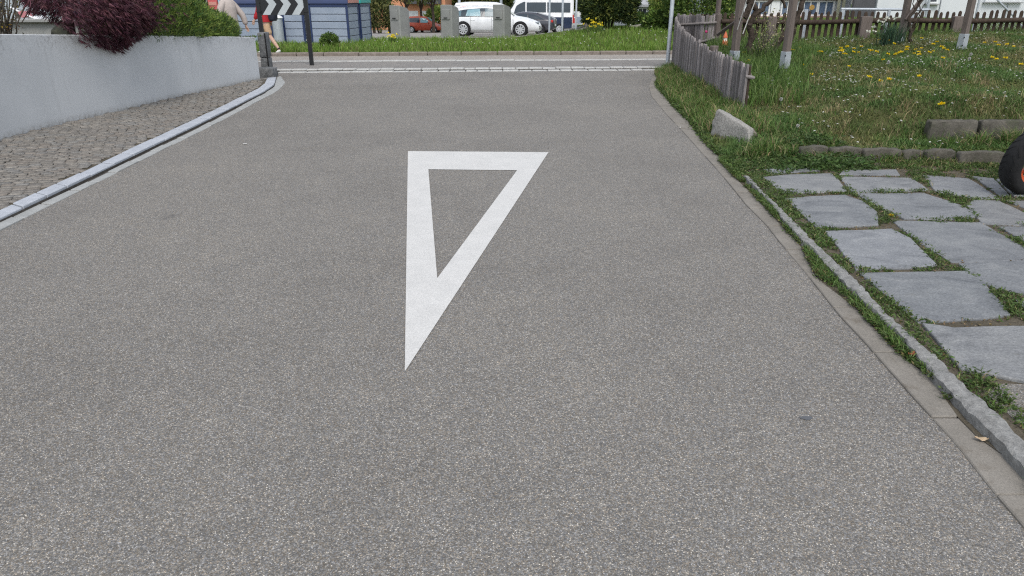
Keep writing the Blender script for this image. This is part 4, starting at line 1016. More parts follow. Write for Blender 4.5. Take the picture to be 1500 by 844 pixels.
for (u0, u1), lab in zip(((1361, 1432), (1437, 1502), (1507, 1600)), ('taller concrete edging block left of the grass gap', 'taller concrete edging block right of the grass gap', 'taller concrete edging block beside the motorbike')):
    y = 7.52; x0, x1 = AT(u0, 195, y).x, AT(u1, 195, y).x; zt = ZV(y, 178)+.004
    fr = [Vector((x0, y, 0)), Vector((x1, y, 0)), Vector((x1-.005, y+.02, zt)), Vector((x0+.005, y+.02, zt))]
    tag(rough_block('edging_block', lab, fr, [p+Vector((0, .1, 0)) for p in fr], M['concrete_old'], 3, .012), group='upper edging blocks of the lawn')

# litter on the road
def leaf_obj(name, label, cat, u, v, size, m, rz, z=.012, curl=.012):
    x, y = G(u, v, z); b = MB(); n = 7
    V_ = []
    for i in range(n):
        t = i/(n-1); w_ = math.sin(math.pi*min(1, t*1.02))**.8*.42
        for s in (-1, 0, 1): V_.append(((t-.5)*size, s*w_*size*.6, z+curl*(abs(s)*.45+(t-.5)**2*1.6+.25*math.sin(t*9+s))+random.uniform(0, .002)))
    c, s_ = math.cos(rz), math.sin(rz); V_ = [(x+a*c-b_*s_, y+a*s_+b_*c, zz) for a, b_, zz in V_]
    b.v = V_; b.f = [(i*3+j, i*3+j+1, i*3+j+4, i*3+j+3) for i in range(n-1) for j in (0, 1)]
    o = b.build(name, m, smooth=80); sm = o.modifiers.new('thick', 'SOLIDIFY'); sm.thickness = .0015
    return tag(o, label, cat)
leaf_obj('dry_leaf', 'tan dry leaf lying on the gutter slab beside the weeds', 'leaf', 1184, 378, .07, M['leaf_dry'], 1.4)
leaf_obj('dry_leaf', 'rust brown crumpled leaf on the weeds beside the kerb', 'leaf', 1335, 521, .045, M['leaf_rust'], .4, .03, .02)
leaf_obj('dry_leaf', 'pale pinkish dry leaf in the near gutter corner', 'leaf', 1437, 645, .045, M['leaf_dry'], -.3)
leaf_obj('paper_scrap', 'small white scrap lying on the left side of the road', 'litter', 359, 211, .05, M['paper'], .2, .006, .006)
leaf_obj('paper_scrap', 'tiny white scrap beside the gutter near the leaning stone', 'litter', 996, 187, .035, M['paper'], .2, .012, .006)
for (u, v, s) in ((1181, 613, .017),):
    x, y = G(u, v); pl = []
    for k in range(14):
        a = k/14*6.283; r_ = s*(1+.15*math.sin(3*a+u)+.08*random.uniform(-1, 1)); pl.append((x+1.5*r_*math.cos(a), y+r_*.8*math.sin(a)))
    bb = MB(); bb.v = [(a, c, .003) for a, c in pl]; bb.f = [tuple(range(14))]; tag(bb.build('tar_spot', M['tar']), kind='structure')

# motorbike at the right edge: front wheel in view, the machine runs on out of the frame
def motorbike():
    cx, cy = G(1495, 281, .055); root = thing('motorbike', 'black motorbike with orange wheel rim parked on the slab terrace', 'motorbike', (cx, cy, .052), 0)
    a = R(76); h = Vector((math.sin(a), math.cos(a), 0)); lean = R(15)
    s = Vector((h.y, -h.x, 0))                                   # to the machine's right seen from the camera
    up = (Vector((0, 0, 1))*math.cos(lean)+s*math.sin(lean)).normalized(); side = (s*math.cos(lean)-Vector((0, 0, 1))*math.sin(lean)).normalized()
    B3 = Matrix((side, h, up)).transposed()                      # local x = side, y = back along the bike, z = up
    def tr(b): b.v = [tuple(B3 @ Vector(p)) for p in b.v]; return b
    def part(b, name, m, par=root, **k): return tr(b).build(name, m, par, local=True, **k)
    def wheel(y0, r, hw):
        prof = [(r-.1, -hw*.8), (r-.06, -hw), (r-.03, -hw*.98), (r-.012, -hw*.8), (r-.003, -hw*.45), (r, 0), (r-.003, hw*.45), (r-.012, hw*.8), (r-.03, hw*.98), (r-.06, hw), (r-.1, hw*.8)]
        b = MB(); rings = []
        for k in range(49):
            t = 2*math.pi*k/48; rings.append([(q[1], y0+q[0]*math.cos(t), r+q[0]*math.sin(t)) for q in prof])
        b.loft(rings, cap=False); tyre = part(b, 'wheel', M['tyre_tread'], smooth=60)
        g = MB()
        for sgn in (-1, 1):
            for k in range(30):
                t = 2*math.pi*k/30; q = []
                for f in np.linspace(.1, .88, 6):
                    x = sgn*hw*f; rr = r-.0022-.012*(f**3); tt = t+f*.28
                    q.append((x, y0+rr*math.cos(tt), r+rr*math.sin(tt)))
                g.tube(q, [.001, .003, .0034, .0034, .003, .001], 5)
        part(g, 'tread_grooves', M['groove'], tyre)
        b = MB()
        for r0, r1, x0 in ((r-.098, r-.13, hw*.72),):
            rings = []
            for k in range(49):
                t = 2*math.pi*k/48; rings.append([(x, y0+q*math.cos(t), r+q*math.sin(t)) for x, q in ((x0+.008, r0+.014), (x0+.004, r0), (x0-.02, r1), (-x0+.02, r1), (-x0-.004, r0), (-x0-.008, r0+.014))])
            b.loft(rings, cap=False)
        for k in range(6):
            t = k*math.pi/3
            for x0 in (.03, -.03):
                c0 = Vector((x0, y0+.03*math.cos(t), r+.03*math.sin(t))); c1 = Vector((x0*.7, y0+(r-.12)*math.cos(t+.1), r+(r-.12)*math.sin(t+.1))); b.tube([c0, c1], [.016, .012], 6)
        b.lathe([(0, -.06), (.035, -.06), (.035, .06), (0, .06)], (0, y0, r), 12, 'X')
        part(b, 'rim', M['orange'], tyre, smooth=40)
        d = MB(); d.lathe([(.06, .052), (.12, .052), (.12, .057), (.06, .057)], (0, y0, r), 24, 'X'); part(d, 'brake_disc', M['hub'], tyre)
    wheel(0., .3, .078); wheel(1.4, .305, .09)
    for x in (-.11, .11): part(MB().tube([(x, .0, .3), (x, .12, .62), (x, .28, 1.0)], [.028, .026, .024], 10), 'fork_leg', M['plastic_dark'], smooth=60)
    b = MB(); rings = []
    for k in range(13):
        t = R(12+k*8.5); rings.append([(x, .345*math.cos(t)*1., .3+.345*math.sin(t)-abs(x)*.35) for x in (-.095, -.06, 0, .06, .095)]+[(x, .335*math.cos(t), .3+.335*math.sin(t)-abs(x)*.35) for x in (.095, .06, 0, -.06, -.095)])
    b.loft(rings); part(b, 'mudguard', M['plastic_dark'], smooth=60)
    def blob(name, m, rings, par=root):
        b = MB(); b.loft([[(w_*math.cos(q), y, z+hh*math.sin(q)) for q in [2*math.pi*k/14 for k in range(14)]] for y, z, w_, hh in rings]); return part(b, name, m, par, smooth=60)
    blob('fuel_tank', M['orange'], [(.3, .95, .06, .05), (.4, .97, .14, .1), (.6, .95, .15, .12), (.78, .88, .09, .08)])
    blob('seat', M['plastic_dark'], [(.76, .86, .09, .04), (.95, .84, .13, .05), (1.25, .9, .11, .05), (1.5, .98, .05, .03)])
    blob('engine', M['hub_dark'], [(.4, .45, .12, .12), (.5, .47, .19, .2), (.85, .45, .19, .18), (.95, .45, .12, .1)])
    blob('headlight', M['lamp'], [(.1, .88, .02, .02), (.12, .88, .08, .07), (.22, .9, .09, .08), (.28, .9, .04, .04)])
    part(MB().tube([(-.1, .25, .98), (-.33, .3, 1.04)], .014, 8).tube([(.1, .25, .98), (.33, .3, 1.04)], .014, 8).tube([(-.1, .25, .98), (.1, .25, .98)], .02, 8), 'handlebar', M['plastic_dark'])
    part(MB().tube([(.1, .7, .45), (.1, 1.4, .305)], .03, 8).tube([(-.1, .7, .45), (-.1, 1.4, .305)], .03, 8).tube([(0, .25, .9), (0, .5, .7), (0, .9, .6)], .04, 8), 'frame', M['plastic_dark'], smooth=60)
    part(MB().tube([(-.12, .5, .3), (-.15, .9, .25), (-.16, 1.3, .4), (-.16, 1.6, .5)], [.025, .03, .05, .05], 10), 'exhaust', M['hub'], smooth=60)
    part(MB().tube([(-.1, .8, .3), (-.3, .75, .052+.0)], .012, 6), 'side_stand', M['plastic_dark'])
M['tyre_tread'] = M['rubber']; M['groove'] = plain('tread_groove', (.004, .004, .004), .9)
motorbike()

# galvanised railing behind the picket fence
def railing():
    y = 17.6; root = thing('railing', 'galvanised steel railing behind the picket fence', 'railing', (7.9, y, 0))
    for u in (1181, 1235, 1303, 1338):
        p = AT(u, 14, y); 
        MB().box((p.x, y, p.z/2), (.09 if u < 1300 else .06, .05, p.z)).build('post', M['galv'], root, bevel=.006)
    a, c = AT(1232, 13.5, y), AT(1362, 14.5, y); MB().tube([a, c], .03, 8).build('top_bar', M['galv'], root, smooth=60)
railing()
# ================================================================== LEFT SIDE
wt_v = [51, 51.3, 52, 52.6, 53.5, 54.2, 55]
WT = []
for (x, y), v in zip([tuple(p) for p in W0[1:]], wt_v): WT.append(ZV(y, v))
WT = [WT[0]+.02]+WT
def garden_wall():
    P = resample([tuple(p)+(z,) for p, z in zip(W0, WT)], .35); A = P[:, :2]; T = P[:, 2]
    d = np.gradient(A, axis=0); nrm = np.stack([-d[:, 1], d[:, 0]], 1); nrm /= np.linalg.norm(nrm, axis=1, keepdims=True)   # to the left, away from the road
    B = A+nrm*.2; V = []; C = []; S = []; Lo = []
    lev = [-.1, .075, .12, .3, .5, .7, .8, .88, .94, .985]
    n = len(A)
    for i in range(n):
        h = T[i]
        col = [(A[i], z if z < .1 else .075+(h-.075)*min(1, (z-.075)/.91)) for z in lev]
        for (xy, z) in col: V.append((xy[0], xy[1], z)); C.append((max(0, (z-.075)/(h-.075)), 0, 0))
        q = A[i]+nrm[i]*.012; V.append((q[0], q[1], h+.008)); C.append((1, 0, 0))
        V.append((B[i][0], B[i][1], h+.008)); C.append((1, 0, 0)); V.append((B[i][0], B[i][1], -.1)); C.append((.5, 0, 0))
    m = len(lev)+3
    for i in range(n-1):
        for k in range(m-1): S.append(4); Lo += [i*m+k, (i+1)*m+k, (i+1)*m+k+1, i*m+k+1]
    for i, o in ((0, 1), (n-1, -1)):
        S.append(m); Lo += [i*m+k for k in range(m)][::-o]
    me = np_mesh('garden_wall', V, S, Lo, np.array(C)); bm = bmesh.new(); bm.from_mesh(me); bmesh.ops.recalc_face_normals(bm, faces=bm.faces); bm.to_mesh(me); bm.free()
    o = link('garden_wall', me, M['wall_paint'], smooth=30)
    tag(o, 'long pale grey painted concrete wall beside the sett pavement', 'wall')
    return A, B, T
WA, WB, WTT = garden_wall()
# soil behind the wall
b = MB(); poly = [tuple(p) for p in WB]+[(-9, 15.2), (-16, 15.2), (-16, 3.5)]
bedz = lambda x, y: float(np.interp(y, WA[:, 1], WTT))-.09
b.prism([(float(x), float(y)) for x, y in poly], -.06, bedz); bb = b.build('planting_bed', M['lawn_soil']); tag(bb, kind='structure')

# stone pillar at the wall end with a block at its foot
def pillar():
    x0, x1 = XU(379.5, 15.15, .5), XU(393, 15.15, .2); y = 15.15; zt = ZV(y, 48); root = thing('stone_pillar', 'dark rough granite pillar of two blocks at the end of the pale wall', 'pillar', ((x0+x1)/2, y+.15, .0))
    zm = ZV(y, 85); m = M['granite_dark']
    for k, (za, zb) in enumerate(((-.05, zm-.006), (zm+.006, zt))):
        fr = [Vector((x0, y, za)), Vector((x1, y, za)), Vector((x1, y, zb)), Vector((x0, y, zb))]
        o = rough_block('pillar_block', None, fr, [p+Vector((0, .3, 0)) for p in fr], m, 3, .008)
        for key in ('label', 'category'):
            if key in o: del o[key]
        o.data.transform(Matrix.Translation(-Vector(root.location))); o.parent = root
    MB().box((x1+.008, y-.012, zt/2), (.018, .03, zt-.02)).build('corner_strip', M['plastic_dark'], root)
pillar()
p0, p1 = G(381, 112.5, .02), G(401, 112.5, .02); zt = ZV(p0[1], 100.5)
fr = [Vector((p0[0]-.05, p0[1], -.03)), Vector((p1[0], p1[1], -.03)), Vector((p1[0]-.01, p1[1]+.02, zt-.0)), Vector((p0[0]-.05, p0[1]+.02, zt+.01))]
rough_block('foot_block', 'low dark stone block at the foot of the granite pillar', fr, [p+Vector((0, .3, 0)) for p in fr], M['granite_dark'], 3, .012)

# concrete wall further back with coping and a dark boulder
def back_wall():
    y = 13.2; x0, x1 = AT(-60, 40, y).x, AT(135, 40, y).x; z0, zc, zt = .7, ZV(y, 33), ZV(y, 28)
    root = thing('concrete_wall', 'low weathered concrete wall with a thick coping behind the maple', 'wall', ((x0+x1)/2, y, z0))
    MB().box(((x0+x1)/2, y+.12, (z0+zc)/2-.1), (x1-x0, .16, zc-z0+.2)).build('wall_body', M['concrete'], root, bevel=.006)
    MB().box(((x0+x1)/2, y+.1, (zt+zc)/2), (x1-x0+.06, .3, zt-zc)).build('coping', M['concrete'], root, bevel=.012, seg=2)
back_wall()
y = 11.6; c = AT(95, 53, y); me = bpy.data.meshes.new('boulder'); bm = bmesh.new(); bmesh.ops.create_icosphere(bm, subdivisions=4, radius=.17)
for v in bm.verts: v.co *= 1+.12*mnoise.noise(v.co*9)+.05*mnoise.noise(v.co*30); v.co.z *= 1.02
bmesh.ops.translate(bm, verts=bm.verts, vec=c-Vector((0, 0, 0.0))); bm.to_mesh(me); bm.free()
bl = link('boulder', me, surf('mossy_boulder', (.02, .022, .02), (.06, .062, .045), 14., .9, .6, .008, 60., .2), smooth=60); tag(bl, 'dark rounded boulder before the weathered concrete wall', 'boulder')

# ---- purple laceleaf maple
def maple():
    base = Vector((-6.15, 10.5, .95)); root = thing('laceleaf_maple', 'dark purple laceleaf maple drooping over the pale wall', 'tree', tuple(base))
    cx, cy = -5.78, 10.35
    tr = MB(); tips = []
    tr.tube([base-Vector((0, 0, .15)), base+Vector((.05, -.03, .3)), base+Vector((.12, 0, .6))], [.06, .05, .045], 9)
    for k in range(16):
        a = k/16*6.283+random.uniform(-.2, .2); r_ = random.uniform(.5, .95); s = base+Vector((.1, 0, random.uniform(.4, .6)))
        e = Vector((cx+math.cos(a)*r_, cy+math.sin(a)*r_*.9, random.uniform(1.35, 1.75))); m = (s+e)/2+Vector((0, 0, .2))
        tr.tube([s, m, e, e+Vector((math.cos(a)*.2, math.sin(a)*.2, -.25))], [.028, .02, .011, .005], 6)
    tr.build('trunk', M['bark'], root, smooth=60)
    # layered shells of drooping sprays: points on a mound, edges hanging lower over the road side
    n = 3900
    th = RNG.uniform(0, 2*np.pi, n); rr = RNG.uniform(.1, 1., n)**.55
    X = np.cos(th)*rr; Y = np.sin(th)*rr
    nz = np.array([mnoise.noise(Vector((math.cos(t)*2.6, math.sin(t)*2.6, 1.3))) for t in th])
    rx, ry = .72*(1+.16*nz), 1.15*(1+.12*nz)
    px = cx+X*rx; py = cy+Y*ry
    top = 1.98-.42*rr**2.2
    hang = np.exp(-((px+5.12)/.24)**2-((py-9.85)/.42)**2)          # the long skirt over the wall
    lo = 1.13-.24*hang+.07*nz; lo = np.where(py < 9.75, lo+.22*(1-sstep(9.2, 9.75, py))*(px < -5.4), lo)
    f = RNG.uniform(0, 1, n)**.8; pz = lo+(top-lo)*f
    m2 = 1500; yh = RNG.normal(9.95, .45, m2); xw = np.interp(yh, WA[:, 1], WA[:, 0]); tt_ = RNG.uniform(0, 1, m2); xh = xw+.03+.26*np.sin(tt_*2.6)*RNG.uniform(.5, 1.1, m2); zl = 1.05-.2*np.exp(-((yh-9.95)/.5)**2)+RNG.normal(0, .03, m2)-.0*tt_; zh = zl+(1.5-zl)*tt_
    px = np.concatenate([px, xh]); py = np.concatenate([py, yh]); pz = np.concatenate([pz, zh]); X = np.concatenate([X, np.full(m2, .8)]); Y = np.concatenate([Y, RNG.normal(0, .4, m2)]); n += m2
    keep = px > -py*(.638-.06*np.clip((1.38-pz)/.3, 0, 1))
    shell = (RNG.uniform(0, 1, n) < .85) & keep
    P = np.stack([px, py, pz], 1)[shell]; X = X[shell]; Y = Y[shell]; n = len(P)
    out = unit(np.stack([X, Y, np.zeros(n)], 1)+RNG.normal(0, .25, (n, 3)))
    parts = []
    base_c = mixc([(.08, .028, .042), (.11, .04, .055), (.055, .022, .034), (.15, .065, .08), (.07, .034, .04)], n, .25, .08)
    for k in range(7):
        a = (k-3)/3*1.15+RNG.normal(0, .1, n); s = np.cross(out, [0, 0, 1.])
        D = out*np.cos(a)[:, None]*.75+s*np.sin(a)[:, None]+np.array([[0, 0, -1.]])*RNG.uniform(.35, 1.1, (n, 1))
        Ls = (.085-.028*abs(k-3)/3)*RNG.uniform(.75, 1.35, n)
        parts.append(cards(P+RNG.normal(0, .004, (n, 3)), D, Ls, RNG.uniform(.007, .012, n), base_c, fold=.4))
    plant('foliage', parts, M['leaf_dull'], root)
maple()

# ---- juniper mound
def spray_mound(name, label, cat, centre, rad, n, cols, tipcols, m, L=(.05, .1), W=(.006, .012), zmin=None, seed=0., base=None, per=4, upb=.5, inner=None, shape=None):
    base = base or (centre[0], centre[1], centre[2]-rad[2]); root = thing(name, label, cat, base)
    D = rdir(n, -.55, 1.); nz = vnoise(D, 2.2, seed); n2 = vnoise(D, 5., seed+3)
    r_ = (.55+.45*RNG.uniform(0, 1, n)**.5)*(1+.18*nz+.1*n2)
    P = np.array(centre)+D*r_[:, None]*np.array(rad)
    if shape is not None: P = shape(P, D)
    if zmin is not None: k = P[:, 2] > (zmin(P[:, 0], P[:, 1]) if callable(zmin) else zmin); P = P[k]; D = D[k]; r_ = r_[k]
    n = len(P); parts = []
    axis = unit(D*.8+np.array([[0, 0, upb]])+RNG.normal(0, .35, (n, 3)))
    c0 = mixc(cols, n, .25, .1); tip = RNG.uniform(0, 1, n) < .35; c0[tip] = mixc(tipcols, tip.sum(), .2, .08)
    for k in range(per):
        Dk = unit(axis+RNG.normal(0, .45, (n, 3))); Ls = RNG.uniform(*L, n)
        parts.append(cards(P+axis*(k/per*np.mean(L)*.9), Dk, Ls, RNG.uniform(*W, n), c0))
    plant('foliage', parts, m, root)
    st = MB(); b0 = Vector(base)
    for k in range(9):
        a = k/9*6.283+seed; e = Vector(centre)+Vector((math.cos(a)*rad[0]*.55, math.sin(a)*rad[1]*.55, rad[2]*random.uniform(-.1, .5)))
        st.tube([b0+Vector((math.cos(a)*.08, math.sin(a)*.08, -.08)), (b0+e)/2+Vector((0, 0, .05)), e], [.03, .02, .008], 6)
    st.build('stems', M['bark'], root, smooth=60)
    return root
jz = lambda x, y: np.interp(y, WA[:, 1], WTT)-.02
def jshape(P, D):
    P = P.copy(); f = sstep(10.4, 14.7, P[:, 1]); P[:, 2] = .85+(P[:, 2]-.85)*(1.16-.8*f); 
    return P
spray_mound('spreading_juniper', 'bright green spreading juniper mound on top of the pale wall', 'shrub', (-5.6, 12.5, .95), (.62, 2.3, .85), 16000,
            [(.07, .125, .03), (.09, .15, .034), (.055, .1, .028)], [(.2, .28, .055), (.17, .25, .045), (.24, .29, .075)], M['leaf_dull'], (.05, .1), (.007, .014), jz, 3., (-5.75, 12.2, .75), shape=jshape)
n = 300; i = RNG.uniform(10.6, 14.4, n); P = np.stack([np.interp(i, WA[:, 1], WA[:, 0])-RNG.uniform(.02, .16, n), i, np.interp(i, WA[:, 1], WTT)+.0], 1)
stuff('bed_groundcover', [cards(P, rdir(n, -.3, .8), RNG.uniform(.02, .05, n), .02, mixc(WG, n))], M['leaf'], 'small green ground cover at the coping of the pale wall', 'ground cover')
# twiggy shrub at the left edge
def left_shrub():
    base = Vector((-6.62, 9.7, .95)); root = thing('twiggy_shrub', 'twiggy shrub with few olive and yellow leaves at the far left edge', 'shrub', tuple(base))
    tw = MB(); T = []
    for k in range(34):
        a = random.uniform(0, 6.28); sp = random.uniform(.1, .55); q = [base+Vector((random.uniform(-.1, .1), random.uniform(-.1, .1), -.1))]
        for t in (.3, .6, 1.): q.append(q[0]+Vector((math.cos(a)*sp*t+random.uniform(-.05, .05), math.sin(a)*sp*t+random.uniform(-.05, .05), t*random.uniform(.7, 1.3)))); T.append(tuple(q[-1]))
        tw.tube(q, [.011, .009, .006, .003], 5)
    tw.build('stems', M['bark_gray'], root)
    T = np.array(T); n = 700; i = RNG.integers(0, len(T), n); P = T[i]+RNG.normal(0, .06, (n, 3))
    plant('leaves', cards(P, rdir(n), RNG.uniform(.02, .045, n), RNG.uniform(.012, .022, n), mixc([(.1, .11, .035), (.16, .13, .05), (.07, .08, .03), (.2, .1, .07), (.45, .3, .04)], n)), M['leaf'], root)
left_shrub()
# white house behind, garden lounger and a young tree stem on the far terrace
def gable_house(name, label, x0, x1, y0, y1, z0, z1, m, roof=None, rise=1.5, wins=(), doors=()):
    root = thing(name, label, 'building', ((x0+x1)/2, y0, z0))
    MB().box(((x0+x1)/2, (y0+y1)/2, (z0+z1)/2-.3), (x1-x0, y1-y0, z1-z0+.6)).build('wall', m, root)
    b = MB(); o = .35; ym = (y0+y1)/2
    b.loft([[(x, y0-o, z1-.05), (x, ym, z1+rise), (x, y1+o, z1-.05), (x, y1+o, z1+.1), (x, ym, z1+rise+.18), (x, y0-o, z1+.1)] for x in (x0-o, x1+o)])
    b.build('roof', roof or M['roof_tile'], root)
    g = MB(); 
    for (a, c, za, zb) in wins: window(root, (a+c)/2, y0, (za+zb)/2, c-a, zb-za)
    for (a, c, za, zb, mm) in doors:
        d = MB().box(((a+c)/2, y0-.03, (za+zb)/2), (c-a, .08, zb-za))
        d.build('garage_door', mm, root, bevel=.01)
    return root
def window(root, x, y, z, w_, h_, mull=1, glass=None):
    f = MB(); t = .07
    for dx in (-w_/2, w_/2): f.box((x+dx, y-.03, z), (t, .1, h_+t))
    for dz in (-h_/2, h_/2): f.box((x, y-.03, z+dz), (w_-t, .099, t))
    for k in range(1, mull+1): f.box((x-w_/2+w_*k/(mull+1), y-.03, z), (t*.8, .09, h_-t))
    o = f.build('window', M['frame_white'], root)
    MB().box((x, y-.012, z), (w_-t, .03, h_-t)).build('pane', glass or M['win'], o)
    MB().box((x, y-.07, z-h_/2-.07), (w_+.2, .16, .04)).build('sill', M['concrete'], o)
gable_house('white_house', 'pale blue grey rendered house behind the weathered concrete wall', -27, -16.2, 27, 36, -.3, 4.6, M['render_grey'], wins=[(-25.5, -24, 1.8, 3.2), (-20.5, -19, 2.4, 3.8)])
def lounger():
    y = 14.6; c = AT(38, 27, y); root = thing('garden_lounger', 'white garden lounger with a pink cloth behind the concrete wall', 'lounger', (c.x, y, .75))
    b = MB(); 
    for dy in (0, .5): b.tube([AT(15, 11, y+dy), AT(36, 21, y+dy), AT(52, 28, y+dy), AT(70, 29, y+dy)], .018, 8)
    for u, v in ((18, 13), (52, 28), (70, 29)):
        a = AT(u, v, y); b.tube([a, a+Vector((0, .5, 0))], .016, 6)
    for u in (34, 68):
        a = AT(u, 24, y)
        for dy in (0, .5): b.tube([Vector((a.x, y+dy, a.z)), Vector((a.x, y+dy, .7))], .016, 6)
    b.build('frame', M['chair_white'], root, smooth=60)
    rings = []
    for u, v in ((38, 27), (42, 24.5), (47, 24), (51, 26), (54, 29)):
        p = AT(u, v, y); rings.append([p+Vector((0, .04, 0)), p+Vector((0, .46, 0)), Vector((p.x, y+.46, p.z-.1)), Vector((p.x, y+.04, p.z-.1))])
    MB().loft(rings).build('cushion', M['chair_white'], root, smooth=60, bevel=.01)
    rings = []
    for u, v, w_ in ((29, 17, .03), (31, 19, .06), (33, 22, .06), (35, 26, .05)):
        p = AT(u, v, y-.03); rings.append([p+Vector((-w_, 0, 0)), p+Vector((w_, 0, .01)), p+Vector((w_, .2, 0)), p+Vector((-w_, .2, 0))])
    MB().loft(rings).build('cloth', M['chair_pink'], root, smooth=60)
lounger()
def stem_tree():
    y = 16.; a = AT(25, 30, y); root = thing('young_tree', 'slim grey stemmed tree before the pale house on the left', 'tree', (a.x, y, .7))
    MB().tube([Vector((a.x, y, .6)), AT(24, 14, y), AT(21, 0, y), AT(18, -40, y), AT(16, -110, y)], [.05, .045, .045, .035, .02], 8).tube([AT(24, 16, y), AT(28, 8, y), AT(34, -20, y)], [.02, .015, .01], 6).build('trunk', M['bark_gray'], root, smooth=60)
    n = 900; c = np.array(tuple(AT(17, -120, y))); P = c+rdir(n)*RNG.uniform(.2, 1., (n, 1))*[.9, .9, .8]
    plant('crown', cards(P, rdir(n), RNG.uniform(.05, .09, n), .04, mixc(GREENS, n)), M['leaf'], root)
stem_tree()

# ================================================================== CHEVRON BOARD
def chevron_board():
    y = 16.93; xl, xr = G(389.5, 96)[0], G(457, 96)[0]; y = G(457, 96)[1]
    root = thing('chevron_sign', 'black chevron direction board with white arrows on two black posts', 'road sign', ((xl+xr)/2, y, 0))
    for x in (xl, xr): MB().box((x, y, .72), (.085, .085, 1.5)).build('post', M['black_metal'], root, bevel=.006)
    x0, x1 = xl+.05, xr-.05; zb = ZV(y, 22.3); h = .47; zt = zb+h
    bd = MB().box(((x0+x1)/2, y+.0, (zb+zt)/2), (x1-x0, .03, h)).build('board', M['sign_black'], root, bevel=.003)
    zm = (zb+zt)/2; arm = .17; wd = .17
    for u in (387+15.7, 387+37, 387+58.5):
        p = XU(u+2.5, y, zm)                     # tip of each arrow
        c = MB(); yf = y-.0175
        L_ = [(p-arm-wd, zb+.006), (p-arm, zb+.006), (p, zm), (p-arm, zt-.006), (p-arm-wd, zt-.006), (p-wd, zm)]
        c.loft([[(a, yy_, z) for a, z in L_] for yy_ in (yf, yf+.0022)], cap=True)
        c.build('chevron', M['sign_white'], bd)
    for x in (xl, xr):
        for z in (zb+.08, zt-.08): MB().box((x, y-.046, z), (.1, .012, .035)).build('clamp', M['black_metal'], root)
chevron_board()

# ================================================================== PEOPLE
def skin_chain(name, m, chains, parent, sub=2, root_i=0):
    """one continuous skinned surface from joint chains [(points, radii)] sharing joints by position"""
    me = bpy.data.meshes.new(name); bm = bmesh.new(); lay = bm.verts.layers.skin.verify(); idx = {}
    def vert(p, r_):
        k = tuple(round(c, 4) for c in p)
        if k not in idx:
            v = bm.verts.new(p); rr = r_ if hasattr(r_, '__len__') else (r_, r_); v[lay].radius = rr; v[lay].use_root = (len(idx) == root_i); idx[k] = v
        return idx[k]
    for pts, rad in chains:
        vs = [vert(p, r_) for p, r_ in zip(pts, rad)]
        for a, c in zip(vs, vs[1:]):
            if not bm.edges.get((a, c)): bm.edges.new((a, c))
    bm.to_mesh(me); bm.free(); me.materials.append(m)
    o = bpy.data.objects.new(name, me); COL.objects.link(o); o.parent = parent
    s = o.modifiers.new('skin', 'SKIN'); s.use_smooth_shade = True; s.branch_smoothing = .4
    d = o.modifiers.new('sub', 'SUBSURF'); d.levels = sub; d.render_levels = sub
    return o
